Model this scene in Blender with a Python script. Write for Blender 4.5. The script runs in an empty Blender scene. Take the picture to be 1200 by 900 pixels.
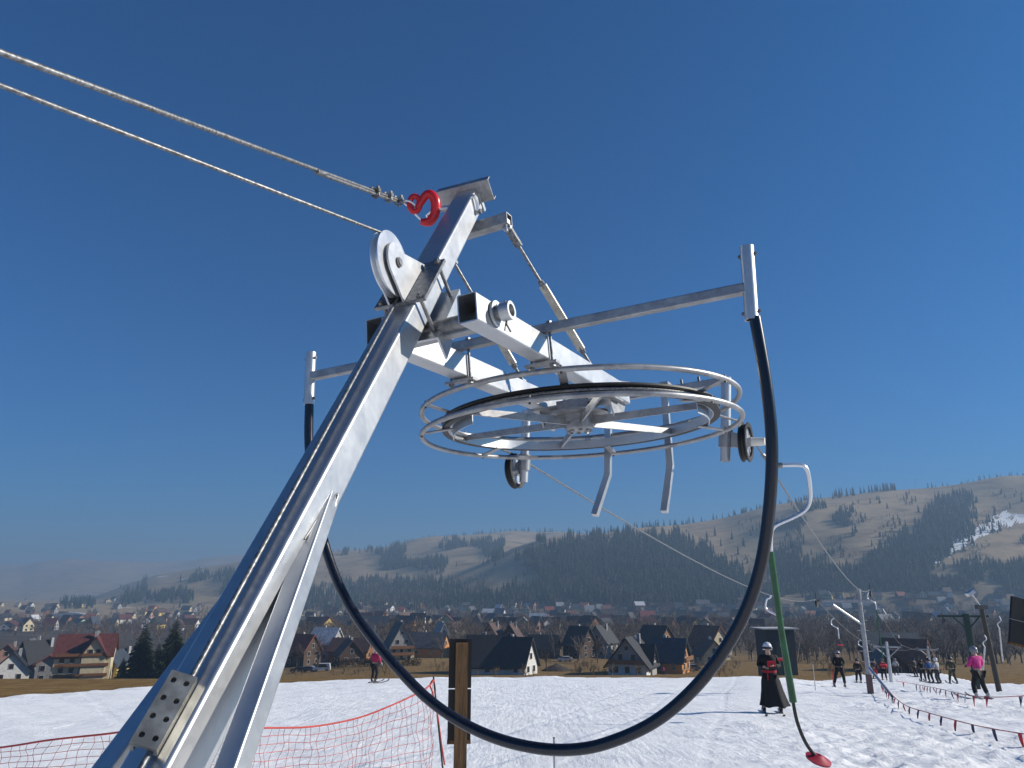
import bpy, bmesh, math, random
import numpy as np
from mathutils import Vector, Matrix, noise

random.seed(7); rng = np.random.default_rng(7)
S = bpy.context.scene; COL = S.collection
PI = math.pi; R = math.radians

# ------------------------------------------------------------------ camera frame (camera at the origin, looking along +Y and up)
FPX = 860.0; PITCH = math.atan(240/860.0)
cF = np.array([0, math.cos(PITCH), math.sin(PITCH)]); cU = np.array([0, -math.sin(PITCH), math.cos(PITCH)]); cR = np.array([1., 0, 0])
def ray(px, py): return cR*((px-600)/FPX) + cU*((450-py)/FPX) + cF
def at(px, py, Z): return ray(px, py)*Z
def proj(P):
    P = np.asarray(P, float); z = P @ cF
    return 600+FPX*(P @ cR)/z, 450-FPX*(P @ cU)/z, z
# frame of the lift: W across the line, L down the line, N up
_az = R(26.3)
L = np.array([math.sin(_az), math.cos(_az), math.tan(R(3))]); L /= np.linalg.norm(L)
W = np.array([math.cos(_az)*math.cos(R(3.5)), -math.sin(_az)*math.cos(R(3.5)), math.sin(R(3.5))]); W -= L*(W @ L); W /= np.linalg.norm(W)
N = np.cross(W, L)
O = at(495, 378, 2.74)
def H(w, l, n): return O + W*w + L*l + N*n
def on(px, py, **k):                      # point of the pixel's ray on a plane w=, l= or n= of the lift frame
    r = ray(px, py); (a, v), = k.items(); ax = {'w': W, 'l': L, 'n': N}[a]
    return r*((v + O @ ax)/(r @ ax))
def unit(v): v = np.asarray(v, float); return v/np.linalg.norm(v)

# ------------------------------------------------------------------ materials
def nd(nt, t, **kw):
    n = nt.nodes.new(t)
    for k, v in kw.items():
        if k.startswith('i_'): n.inputs[k[2:].replace('_', ' ')].default_value = v
        else: setattr(n, k, v)
    return n
MATS = {}
def mat(name, col, rough=.6, metal=0., var=.15, scale=8., bump=0., bscale=40., col2=None, detail=4., spec=.5, coord='Object', stretch=None, rvar=0., lo=.35, hi=.65):
    if name in MATS: return MATS[name]
    m = bpy.data.materials.new(name); m.use_nodes = True; nt = m.node_tree; b = nt.nodes['Principled BSDF']
    b.inputs['Roughness'].default_value = rough; b.inputs['Metallic'].default_value = metal
    b.inputs['Specular IOR Level'].default_value = spec
    c = tuple(col)
    c2 = tuple(col2) if col2 else tuple(min(1, x*(1-var*1.6)) for x in c)
    tc = nd(nt, 'ShaderNodeTexCoord'); src = tc.outputs[coord]
    if stretch:
        mp = nd(nt, 'ShaderNodeMapping'); mp.inputs['Scale'].default_value = stretch; nt.links.new(src, mp.inputs['Vector']); src = mp.outputs[0]
    nz = nd(nt, 'ShaderNodeTexNoise', i_Scale=scale, i_Detail=detail); nt.links.new(src, nz.inputs['Vector'])
    rp = nd(nt, 'ShaderNodeValToRGB'); rp.color_ramp.elements[0].position = lo; rp.color_ramp.elements[1].position = hi
    rp.color_ramp.elements[0].color = c2+(1,); rp.color_ramp.elements[1].color = c+(1,)
    nt.links.new(nz.outputs['Fac'], rp.inputs[0]); nt.links.new(rp.outputs[0], b.inputs['Base Color'])
    if rvar:
        mr = nd(nt, 'ShaderNodeMapRange'); mr.inputs[3].default_value = rough-rvar; mr.inputs[4].default_value = rough+rvar
        n3 = nd(nt, 'ShaderNodeTexNoise', i_Scale=scale*2.3, i_Detail=3.); nt.links.new(src, n3.inputs['Vector'])
        nt.links.new(n3.outputs['Fac'], mr.inputs[0]); nt.links.new(mr.outputs[0], b.inputs['Roughness'])
    if bump:
        n2 = nd(nt, 'ShaderNodeTexNoise', i_Scale=bscale, i_Detail=4.); nt.links.new(src, n2.inputs['Vector'])
        bp = nd(nt, 'ShaderNodeBump', i_Strength=bump, i_Distance=.02); nt.links.new(n2.outputs['Fac'], bp.inputs['Height']); nt.links.new(bp.outputs[0], b.inputs['Normal'])
    MATS[name] = m; return m

def galv_material(name, base, dark, rough, metal):
    # zinc: soft spangle from a voronoi, cloudy tone and a little roughness change
    m = bpy.data.materials.new(name); m.use_nodes = True; nt = m.node_tree; b = nt.nodes['Principled BSDF']
    tc = nd(nt, 'ShaderNodeTexCoord')
    n1 = nd(nt, 'ShaderNodeTexNoise', i_Scale=9., i_Detail=5., i_Roughness=.6); nt.links.new(tc.outputs['Object'], n1.inputs['Vector'])
    v1 = nd(nt, 'ShaderNodeTexVoronoi', i_Scale=55.); nt.links.new(tc.outputs['Object'], v1.inputs['Vector'])
    sp = nd(nt, 'ShaderNodeSeparateColor'); nt.links.new(v1.outputs['Color'], sp.inputs[0])
    mx = nd(nt, 'ShaderNodeMath', operation='MULTIPLY_ADD'); mx.inputs[1].default_value = .14
    nt.links.new(sp.outputs[0], mx.inputs[0]); nt.links.new(n1.outputs['Fac'], mx.inputs[2])
    rp = nd(nt, 'ShaderNodeValToRGB'); rp.color_ramp.elements[0].position = .38; rp.color_ramp.elements[1].position = .78
    rp.color_ramp.elements[0].color = tuple(dark)+(1,); rp.color_ramp.elements[1].color = tuple(base)+(1,)
    nt.links.new(mx.outputs[0], rp.inputs[0]); nt.links.new(rp.outputs[0], b.inputs['Base Color'])
    mr = nd(nt, 'ShaderNodeMapRange'); mr.inputs[1].default_value = .3; mr.inputs[2].default_value = .9; mr.inputs[3].default_value = rough-.03; mr.inputs[4].default_value = rough+.05
    nt.links.new(mx.outputs[0], mr.inputs[0]); nt.links.new(mr.outputs[0], b.inputs['Roughness'])
    b.inputs['Metallic'].default_value = metal
    n2 = nd(nt, 'ShaderNodeTexNoise', i_Scale=30., i_Detail=3.); nt.links.new(tc.outputs['Object'], n2.inputs['Vector'])
    MATS[name] = m; return m
GALV = galv_material('galvanised_steel', (.57, .58, .585), (.50, .51, .525), .40, .93)
GALVD = galv_material('weathered_galvanised_steel', (.44, .44, .44), (.25, .25, .26), .45, .82)
ZINC = galv_material('bright_zinc_steel', (.78, .79, .8), (.66, .67, .69), .3, .75)
STEEL = mat('dull_steel', (.30, .30, .30), .42, .8, .3, 40)
CABLE = mat('wire_rope_steel', (.27, .275, .285), .45, .5, .4, 90)
RUST = mat('dark_bolts', (.16, .15, .14), .5, .7, .3, 60)
RUBBER = mat('black_rubber', (.012, .012, .013), .55, 0, .2, 20)
HOSE = mat('dark_blue_black_hose', (.006, .009, .02), .26, 0, .2, 12, spec=.6, rvar=.04)
REDP = mat('red_enamel', (.62, .012, .02), .3, 0, .15, 20)
NYLON = mat('white_nylon', (.8, .76, .66), .4)
GREENP = mat('green_painted_pole', (.018, .105, .04), .4, 0, .2, 10)
DKGREEN = mat('dark_green_paint', (.02, .05, .04), .5, .2, .2, 10)
WOODB = mat('brown_board', (.19, .095, .03), .7, 0, .35, 6, .25, 30, stretch=(6, 6, .6))
BLACKB = mat('dark_board', (.012, .011, .012), .55, 0, .3, 6)
NETR = mat('red_net_cord', (.58, .07, .055), .7)
NETD = mat('dark_net_cord', (.36, .07, .06), .8)

# ------------------------------------------------------------------ mesh builder
class MB:
    def __init__(s): s.v = []; s.f = []
    def add(s, vs, fs):
        o = len(s.v); s.v.extend([tuple(map(float, x)) for x in vs]); s.f.extend([tuple(i+o for i in f) for f in fs]); return s
    def box(s, c, ax, h):                  # centre, three axes, half sizes
        c = np.asarray(c, float); a = [unit(x) for x in ax]
        vs = [c+a[0]*(h[0]*i)+a[1]*(h[1]*j)+a[2]*(h[2]*k) for i in (-1, 1) for j in (-1, 1) for k in (-1, 1)]
        return s.add(vs, [(0, 1, 3, 2), (4, 6, 7, 5), (0, 4, 5, 1), (2, 3, 7, 6), (0, 2, 6, 4), (1, 5, 7, 3)])
    def abox(s, x0, x1, y0, y1, z0, z1):
        return s.box(((x0+x1)/2, (y0+y1)/2, (z0+z1)/2), ((1, 0, 0), (0, 1, 0), (0, 0, 1)), (abs(x1-x0)/2, abs(y1-y0)/2, abs(z1-z0)/2))
    def loft(s, rings, cap=True, close=False):
        n = len(rings[0]); vs = [p for r in rings for p in r]; fs = []
        m = len(rings)
        for i in range(m if close else m-1):
            for j in range(n):
                a = i*n+j; b = i*n+(j+1) % n; i2 = (i+1) % m
                fs.append((a, b, i2*n+(j+1) % n, i2*n+j))
        if cap and not close: fs += [tuple(range(n-1, -1, -1)), tuple((m-1)*n+j for j in range(n))]
        return s.add(vs, fs)
    def tube(s, path, r, seg=12, cap=True, close=False):
        P = [np.asarray(p, float) for p in path]; n = len(P); rs = r if hasattr(r, '__len__') else [r]*n
        T = []
        for i in range(n):
            a = P[(i-1) % n] if (close or i > 0) else P[i]; b = P[(i+1) % n] if (close or i < n-1) else P[i]
            T.append(unit(b-a))
        u = np.cross(T[0], (0, 0, 1));  u = unit(u) if np.linalg.norm(u) > 1e-3 else np.array([1., 0, 0])
        rings = []
        for i in range(n):
            u = unit(u-T[i]*(u @ T[i])); v = np.cross(T[i], u)
            rings.append([P[i]+rs[i]*(math.cos(2*PI*k/seg)*u+math.sin(2*PI*k/seg)*v) for k in range(seg)])
        return s.loft(rings, cap, close)
    def cyl(s, a, b, r, seg=20, r2=None): return s.tube([a, b], [r, r if r2 is None else r2], seg)
    def shs(s, a, b, X, Y, hw, hh, rad=.008, wall=None, seg=3):   # rounded square hollow section from a to b
        def prof(w, h, r):
            pts = []
            for cx, cy, a0 in ((w-r, h-r, 0), (-w+r, h-r, 90), (-w+r, -h+r, 180), (w-r, -h+r, 270)):
                for k in range(seg+1):
                    t = R(a0+90*k/seg); pts.append((cx+r*math.cos(t), cy+r*math.sin(t)))
            return pts
        a = np.asarray(a, float); b = np.asarray(b, float); X = unit(X); Y = unit(Y)
        o = prof(hw, hh, rad); ring = lambda c, p: [c+X*x+Y*y for x, y in p]
        if not wall: return s.loft([ring(a, o), ring(b, o)])
        i = prof(hw-wall, hh-wall, max(rad-wall, .001))
        return s.loft([ring(a, o), ring(b, o), ring(b, i), ring(a, i)], close=True)
    def plate(s, pts, nrm, th):            # polygon with thickness along nrm
        n = unit(nrm); P = [np.asarray(p, float) for p in pts]
        return s.loft([P, [p+n*th for p in P]])
    def ring(s, c, n, r, t, seg=96, ts=12):    # torus
        n = unit(n); e1 = unit(np.cross(n, (0.3, 1, 0.1))); e2 = np.cross(n, e1)
        rings = []
        for i in range(seg):
            a = 2*PI*i/seg; d = e1*math.cos(a)+e2*math.sin(a)
            rings.append([c+d*(r+t*math.cos(2*PI*k/ts))+n*(t*math.sin(2*PI*k/ts)) for k in range(ts)])
        return s.loft(rings, close=True)
    def lathe(s, c, n, prof, seg=64, close=True):    # prof: closed list of (radius, height)
        n = unit(n); e1 = unit(np.cross(n, (0.3, 1, 0.1))); e2 = np.cross(n, e1); rings = []
        for i in range(seg):
            a = 2*PI*i/seg; d = e1*math.cos(a)+e2*math.sin(a)
            rings.append([np.asarray(c)+d*r+n*h for r, h in prof])
        return s.loft(rings, close=True)
    def disc(s, c, n, r, th, seg=40): return s.cyl(np.asarray(c)-unit(n)*th/2, np.asarray(c)+unit(n)*th/2, r, seg)
    def rope(s, path, r, pitch=.09, lobes=6, step=.006, seg=24):   # laid wire rope
        P = [np.asarray(p, float) for p in path]; Q = [P[0]]; D = [0]
        for a, b in zip(P, P[1:]):
            d = np.linalg.norm(b-a); k = max(1, int(d/step))
            for i in range(1, k+1): Q.append(a+(b-a)*i/k); D.append(D[-1]+d/k)
        n = len(Q); u = None; rings = []
        for i in range(n):
            t = unit(Q[min(i+1, n-1)]-Q[max(i-1, 0)])
            if u is None: u = unit(np.cross(t, (0, 0.2, 1)))
            u = unit(u-t*(u @ t)); v = np.cross(t, u); tw = 2*PI*D[i]/pitch
            rg = []
            for k in range(seg):
                th = 2*PI*k/seg; rr = r*(.80+.22*abs(math.cos(lobes*.5*(th-tw))))
                rg.append(Q[i]+rr*(math.cos(th)*u+math.sin(th)*v))
            rings.append(rg)
        return s.loft(rings)
    def build(s, name, m, parent=None, smooth=40, local=False, fix=True):
        me = bpy.data.meshes.new(name)
        off = np.zeros(3)
        if parent is not None and not local:
            t = parent
            while t.parent: t = t.parent
            off = np.array(t.location)
        v = np.asarray(s.v, float)-off
        me.from_pydata([tuple(x) for x in v], [], s.f)
        if fix:
            bm = bmesh.new(); bm.from_mesh(me); bmesh.ops.recalc_face_normals(bm, faces=bm.faces); bm.to_mesh(me); bm.free()
        if smooth:
            me.polygons.foreach_set('use_smooth', [True]*len(me.polygons)); me.set_sharp_from_angle(angle=R(smooth))
        for mm in (m if isinstance(m, (list, tuple)) else [m]): me.materials.append(mm)
        o = bpy.data.objects.new(name, me); COL.objects.link(o)
        if smooth: wm_ = o.modifiers.new('weighted_normal', 'WEIGHTED_NORMAL'); wm_.keep_sharp = True; wm_.weight = 100
        if parent is not None: o.parent = parent
        return o
    def split(s, name, m, parent=None, eps=.002, **kw):   # islands that do not touch become objects of their own
        v = np.asarray(s.v); p = list(range(len(s.v)))
        def fd(a):
            while p[a] != a: p[a] = p[p[a]]; a = p[a]
            return a
        for f in s.f:
            r0 = fd(f[0])
            for i in f[1:]: p[fd(i)] = r0
        r = np.array([fd(i) for i in range(len(p))]); ids = sorted(set(r))
        bb = {i: (v[r == i].min(0)-eps, v[r == i].max(0)+eps) for i in ids}; cl = {i: i for i in ids}
        def fc(a):
            while cl[a] != a: a = cl[a]
            return a
        for k, a in enumerate(ids):
            for b in ids[k+1:]:
                if (bb[a][0] <= bb[b][1]).all() and (bb[b][0] <= bb[a][1]).all(): cl[fc(b)] = fc(a)
        groups = {}
        for i in ids: groups.setdefault(fc(i), set()).add(i)
        out = []
        for gset in groups.values():
            q = MB(); mp = {}
            for f in s.f:
                if r[f[0]] in gset:
                    for i in f:
                        if i not in mp: mp[i] = len(q.v); q.v.append(s.v[i])
                    q.f.append(tuple(mp[i] for i in f))
            out.append(q.build(name, m, parent, **kw))
        return out
def tag(o, label=None, cat=None, group=None, kind=None):
    if label: o['label'] = label
    if cat: o['category'] = cat
    if group: o['group'] = group
    if kind: o['kind'] = kind
    return o
def thing(name, loc, label, cat, group=None, rz=0.):
    o = bpy.data.objects.new(name, None); COL.objects.link(o); o.location = tuple(map(float, loc)); o.rotation_euler = (0, 0, rz); o.empty_display_size = .2
    return tag(o, label, cat, group)
def copy_tree(o, parent=None):
    c = o.copy(); COL.objects.link(c)
    if parent is not None: c.parent = parent
    for ch in list(o.children): copy_tree(ch, c)
    return c
def relabel(o, label, group=None): return tag(o, label, None, group)

# ------------------------------------------------------------------ camera, sky, sun
cam = bpy.data.cameras.new('camera'); co = bpy.data.objects.new('camera', cam); COL.objects.link(co); S.camera = co
cam.sensor_fit = 'HORIZONTAL'; cam.angle = 2*math.atan(600/FPX); cam.clip_start = .05; cam.clip_end = 40000
co.location = (0, 0, 0); co.rotation_euler = (PI/2+PITCH, 0, 0)
SUN_EL, SUN_AZ = 27.0, 86.0        # azimuth measured clockwise from +Y
wd = bpy.data.worlds.new('World'); S.world = wd; wd.use_nodes = True; wn = wd.node_tree
sk = wn.nodes.new('ShaderNodeTexSky'); sk.sky_type = 'NISHITA'; sk.sun_disc = False
sk.sun_elevation = R(SUN_EL); sk.sun_rotation = R(SUN_AZ); sk.altitude = 900; sk.air_density = 1.0; sk.dust_density = 1.8; sk.ozone_density = 5.0
bg = wn.nodes['Background']; bg.inputs[1].default_value = .062; tint = wn.nodes.new('ShaderNodeMix'); tint.data_type = 'RGBA'; tint.blend_type = 'MULTIPLY'; tint.inputs['Factor'].default_value = 1.; tint.inputs['B'].default_value = (.06, .62, 1.04, 1)
wn.links.new(sk.outputs[0], tint.inputs['A']); wn.links.new(tint.outputs['Result'], bg.inputs[0])
sl = bpy.data.lights.new('sun', 'SUN'); sl.energy = 4.6; sl.angle = R(.5); sl.color = (1, .93, .82)
so = bpy.data.objects.new('sun', sl); COL.objects.link(so)
sd = Vector((math.cos(R(SUN_EL))*math.sin(R(SUN_AZ)), math.cos(R(SUN_EL))*math.cos(R(SUN_AZ)), math.sin(R(SUN_EL))))
so.rotation_euler = sd.to_track_quat('Z', 'Y').to_euler(); so.location = tuple(sd*50)
S.view_settings.view_transform = 'Standard'; S.view_settings.look = 'None'; S.view_settings.exposure = 0.56; S.view_settings.gamma = 1.0
S.view_settings.use_curve_mapping = False
S.cycles.volume_bounces = 0; S.cycles.max_bounces = 8
# ================================================================== the lift's return station
mD = unit((0.15194118, 0.62133813, 0.76866951)); mP = at(473.7, 378, 2.76)
mX = np.array([math.cos(.391), -math.sin(.391), 0.]); mX = unit(mX-mD*(mX @ mD)); mB = -np.cross(mD, mX)   # mB: outward normal of the back face
MA = .0565
def M(x, d, b): return mP + mX*x + mD*d + mB*b
def onM(px, py, b):
    r = ray(px, py); return r*((b + mP @ mB)/(r @ mB))
def locM(P): q = np.asarray(P)-mP; return q @ mX, q @ mD, q @ mB
def ground_plane(x, y): return -1.6-.077*y

foot = None
d0 = 0
while True:                                   # run the mast down to the snow
    d0 -= .01; q = M(0, d0, 0)
    if q[2] < ground_plane(q[0], q[1])-.1: break
ST = thing('return_station', M(0, d0, 0), 'galvanised steel drag lift return station with leaning mast and big horizontal wheel', 'lift station')
dtop = locM(on(545, 226, l=.45))[1]
for dd in np.arange(.2, 2.0, .01):
    if proj(M(0, dd, 0))[1] < 237: dtop = dd; break
MB().shs(M(0, d0, 0), M(0, dtop, 0), mX, mB, MA, MA, .011, .006, 5).build('mast', GALV, ST)
# braces: the right one is measured, the left one mirrors it about the mast's plane
bt = on(379, 590, w=0)
def onX(px, py, x):
    r = ray(px, py); return r*((x + mP @ mX)/(r @ mX))
_r = [d for d in np.arange(-1.6, -.4, .005) if proj(M(MA, d, -.026))[1] < 590][0]; bt = M(MA-.021, _r, -.026); bb = at(272, 900, 1.37)
bd = unit(bb-bt); bend = bt.copy()
while bend[2] > ground_plane(bend[0], bend[1])-.1: bend = bend+bd*.01
def mirror(p): q = np.asarray(p)-mP; return np.asarray(p)-2*mX*(q @ mX)
for k in (0, 1):
    a, b = (bt-bd*.05, bend) if k == 0 else (mirror(bt-bd*.05), mirror(bend))
    d = unit(b-a); X = unit(mX-d*(mX @ d)); Y = np.cross(d, X)
    br_ = MB().shs(a, b, X, Y, .025, .025, .006, .004).build('brace', GALV, ST)
    sg_ = 1 if k == 0 else -1
    bead = [M(sg_*(MA+.001), _r+.035-.20*abs(t)**1.5, -.026+.034*t) for t in np.linspace(-1, 1, 21)]
    MB().tube([p+np.array([random.gauss(0, .0008) for _ in range(3)]) for p in bead], [.0035+.0012*math.sin(i*2.1) for i in range(21)], 8).build('weld_bead', GALVD, br_)

# ---- rope plate with eight holes on the back face of the mast
c0 = onM(195, 832, MA+.03)
_, dc, _ = locM(c0)
xc = locM(c0)[0]
def holed_plate(w, h, th, holes, r):          # plate in local x,y with drilled holes
    bm = bmesh.new(); nx, ny = 2, 4
    xs = [-w/2]+[]; 
    cw, ch = w/nx, h/ny
    for i in range(nx):
        for j in range(ny):
            cx, cy = -w/2+cw*(i+.5), -h/2+ch*(j+.5); seg = 16
            inner = [bm.verts.new((cx+r*math.cos(2*PI*k/seg), cy+r*math.sin(2*PI*k/seg), 0)) for k in range(seg)]
            outer = []
            for k in range(seg):
                c, s_ = math.cos(2*PI*k/seg), math.sin(2*PI*k/seg); f = 1/max(abs(c), abs(s_))
                outer.append(bm.verts.new((cx+c*f*cw/2, cy+s_*f*ch/2, 0)))
            for k in range(seg):
                bm.faces.new((inner[k], outer[k], outer[(k+1) % seg], inner[(k+1) % seg]))
    bmesh.ops.remove_doubles(bm, verts=bm.verts, dist=1e-4)
    g = bmesh.ops.extrude_face_region(bm, geom=bm.faces[:])
    for v in g['geom']:
        if isinstance(v, bmesh.types.BMVert): v.co.z -= th
    return bm
pl_ax = mD; px_ax = unit(mX*math.cos(R(33))-mB*math.sin(R(33))); pn_ax = unit(np.cross(px_ax, pl_ax))
if pn_ax @ mB < 0: pn_ax = -pn_ax
pc0 = M(xc, dc, MA+.036)
hp = holed_plate(.052, .150, .010, 8, .0058); bmesh.ops.recalc_face_normals(hp, faces=hp.faces)
mb = MB(); hp.verts.ensure_lookup_table(); hp.verts.index_update()
mb.add([pc0+px_ax*v.co.x+pl_ax*v.co.y+pn_ax*v.co.z for v in hp.verts], [[v.index for v in f.verts] for f in hp.faces])
mb.box(pc0+px_ax*.0225-pn_ax*.017, (px_ax, pl_ax, pn_ax), (.0035, .075, .0065))
mb.box(pc0-px_ax*.0225-pn_ax*.021, (px_ax, pl_ax, pn_ax), (.0035, .075, .0105))
rp_ = mb.build('rope_plate', mat('dull_zinc_plate', (.50, .48, .42), .42, .75, .3, 25), ST)
bo = MB()
for i in (-1, 1):
    for j in range(4):
        q = pc0+px_ax*(.013*i)+pl_ax*(.15*((j+.5)/4-.5)); bo.cyl(q-pn_ax*.03, q-pn_ax*.008, .0052, 12)
bo.split('bolt', RUST, rp_)

# ---- clamp plate with the hoist pulley
ca = onM(503, 309, MA+.008); cb = onM(472, 356, MA+.008); dA = locM(ca)[1]; dB = locM(cb)[1]
MB().box(M(0, (dA+dB)/2, MA+.008), (mX, mD, mB), (.105, (dA-dB)/2, .007)).build('clamp_plate', STEEL, ST)
b2 = MB()
for sx in (-1, 1):
    for d in (dA-.022, dB+.022):
        b2.cyl(M(.078*sx, d, MA+.03), M(.078*sx, d, -MA-.06), .008, 12)
        b2.cyl(M(.078*sx, d, MA+.014), M(.078*sx, d, MA+.026), .015, 6)
b2.split('clamp_bolt', STEEL, ST)
MB().plate([M(x, dA+.03, -MA-.03) for x in (-.1, .1)]+[M(x, dB-.03, -MA-.03) for x in (.1, -.1)], -mB, .009).build('front_bracket', GALV, ST)
fb = MB()
for sx in (-1, 1):
    fb.plate([M(.1*sx, dA+.03, -MA-.03), M(.1*sx, dB-.03, -MA-.03), M(.1*sx, dB-.03, -MA-.13), M(.1*sx, dA-.02, -MA-.10)], mX*sx, .008)
fb.split('bracket_cheek', GALV, ST)
PR = .126                                       # pulley radius
pc = None
best = 1e9
for b in np.arange(PR+.012, .3, .005):               # pulley centre: x = -.01, found where it lies in the picture
    for d in np.arange(-.2, .5, .01):
        x, y, z = proj(M(-.012, d, MA+b)); e = (x-465)**2+(y-315)**2
        if e < best: best = e; pc = (d, MA+b)
pcd, pcb = pc
pcen = M(-.012, pcd, pcb)
HP = MB().lathe(pcen, mX, [(.018, -.016), (.11, -.016), (PR, -.016), (PR, -.011), (PR-.016, -.003), (PR-.016, .003), (PR, .011), (PR, .016), (.11, .016), (.018, .016)], 64).build('hoist_pulley', ZINC, ST)
ck = MB()
def cheek(x0):
    pts = []
    for k in range(13):
        t = PI*(k/12); pts.append(M(x0, pcd, pcb)+mD*.0+(mB*math.cos(t-PI/2+PI/2)*0))
    r = .078; up = unit(mB*1.0); al = mD
    out = []
    for k in range(17):
        t = -PI/2+PI*k/16; out.append(M(x0, pcd, pcb)+up*(r*math.cos(t))+al*(r*math.sin(t)))
    base = [M(x0, dA-.02, MA+.015), M(x0, dB+.0, MA+.015)]
    return out+base
ck.plate(cheek(.014), mX, .008); ck.plate(cheek(-.046), mX, .008)
ck.split('pulley_cheek', GALV, ST)
MB().cyl(M(-.06, pcd, pcb), M(.034, pcd, pcb), .014, 20).cyl(M(.022, pcd, pcb), M(.030, pcd, pcb), .02, 20).build('pulley_pin', STEEL, ST)

# ---- head channel, rear channel and turnbuckles
hd = dtop-.02
ch = MB()
q = M(0, hd, 0)
def channel(mb, a, b, up, side, w, h, t):       # C profile from a to b; web along up, flanges along side
    a = np.asarray(a); b = np.asarray(b); u = unit(up); s = unit(side)
    prof = [(0, -h), (w, -h), (w, -h+t), (t, -h+t), (t, h-t), (w, h-t), (w, h), (0, h)]
    return mb.loft([[a+s*x+u*y for x, y in prof], [b+s*x+u*y for x, y in prof]])
channel(ch, M(-.15, dtop+.004, MA*.55), M(.13, dtop+.004, MA*.55), mB, mD, .045, .055, .006)
ch.build('head_channel', GALVD, ST)
MB().box(M(.035, dtop+.018, -MA*.4), (mX, mD, mB), (.028, .016, .05)).build('head_block', GALV, ST)
rc = MB(); hl = (M(0, dtop-.12, -MA)-O) @ L+.06
ra = on(597, 257, l=hl); rw, rl, rn = (ra-O) @ W, hl, (ra-O) @ N
wm = (M(0, dtop-.12, 0)-O) @ W; rh = rw-wm
MB().shs(H(wm-rh, rl, rn), H(rw, rl, rn), L, N, .03, .03, .005, .004).build('rear_channel', GALVD, ST)
for sx in (1, -1):
    top = H(wm+rh*.93*sx, rl, rn-.04); bot = H(.2*sx, (on(694, 426, w=.2)-O) @ L, .07)
    dd = unit(bot-top); Lh = np.linalg.norm(bot-top); Y = unit(np.cross(dd, W)); X = np.cross(Y, dd)
    t0, t1 = (.40, .86) if sx > 0 else (.45, .86)
    p = lambda t: top+dd*(Lh*t)
    tb = MB().shs(p(t0), p(t1), X, Y, .021, .008, .003).build('turnbuckle', mat('pale_zinc_strap', (.62, .58, .5), .42, .6, .2, 30), ST)
    rd = MB(); rd.cyl(p(-.0), p(t0+.02), .0085, 12).cyl(p(t1-.02), p(1), .0085, 12).cyl(p(t0-.03), p(t0-.005), .016, 6).cyl(p(t1+.005), p(t1+.03), .016, 6)
    rd.box(p(.06), (X, Y, dd), (.018, .01, Lh*.07)); rd.split('tie_rod', CABLE, tb)
    lg = MB(); lg.box(H(wm+rh*.93*sx, rl, rn-.03), (W, L, N), (.006, .022, .035)).cyl(H(wm+rh*.93*sx-.02, rl, rn-.045), H(wm+rh*.93*sx+.02, rl, rn-.045), .011, 12)
    lg.box(bot-N*.01, (W, L, N), (.006, .022, .025)); lg.split('lug', GALV, tb)

# ---- the pair of beams, the axle, the cross tube
for sx in (1, -1):
    bm_ = MB(); bm_.shs(H(.204*sx, -.02, .005), H(.204*sx, 1.78, .005), W, N, .04, .055, .007, .005); bm_.build('beam', GALV, ST)
    fl = MB(); fl.plate([H(.204*sx+.0, 1.50, -.05), H(.204*sx, 1.78, -.05), H(.204*sx, 1.7, -.15), H(.204*sx, 1.56, -.15)], W*sx, .01).build('beam_gusset', GALVD, ST)
al = .12
MB().cyl(H(-.29, al, .012), H(.29, al, .012), .03, 24).build('axle', STEEL, ST)
er = MB()
for sx in (1, -1):
    er.lathe(H(.252*sx, al, .012), W*sx, [(.031, -.005), (.05, -.005), (.05, .006), (.031, .006)], 32)
    er.lathe(H(.295*sx, al, .012), W*sx, [(.024, -.02), (.036, -.02), (.036, .02), (.024, .02)], 32)
er.split('axle_collar', GALV, ST)
MB().tube([H(.285, al+.01, .06), H(.285, al+.01, -.035), H(.29, al+.03, -.06)], .004, 8).tube([H(.285, al+.01, .06), H(.28, al+.018, -.02), H(.28, al+.0, -.06)], .003, 8).build('cotter_pin', RUST, ST)
MB().shs(H(-.16, .14, (on(530, 388, l=.14)-O) @ N), H(.163, .14, (on(530, 388, l=.14)-O) @ N), L, N, .025, .025, .006).build('cross_tube', GALVD, ST)

# ---- crossbar with its two tube holders
xl = .628
CBn = lambda w: .0975-.0255*w
MB().shs(H(-1.075, xl, CBn(-1.075)), H(1.085, xl, CBn(1.085)), L, N, .021, .021, .005).build('crossbar', GALVD, ST)
for sx, lo, hi in ((1, -.062, .24), (-1, -.02, .258)):
    h_ = MB(); a = on(881 if sx > 0 else 362, 375 if sx > 0 else 474, l=xl); b = on(875 if sx > 0 else 364.5, 289 if sx > 0 else 413, l=xl)
    n_ = unit(b-a); h_.lathe(a, n_, [(.021, 0), (.0265, 0), (.0265, np.linalg.norm(b-a)), (.021, np.linalg.norm(b-a))], 32)
    hh = h_.build('tube_holder', GALV, ST)
    MB().cyl(b-n_*.004, b-n_*.012, .0215, 20).build('tube_plug', RUBBER, hh)
    g = MB()
    for t in (.1, .88):
        q = a+(b-a)*t; g.cyl(q-W*.037, q+W*.037, .004, 8).cyl(q+W*.027, q+W*.033, .008, 6).cyl(q-W*.027, q-W*.033, .008, 6)
    g.split('screw', RUST, hh)
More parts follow.
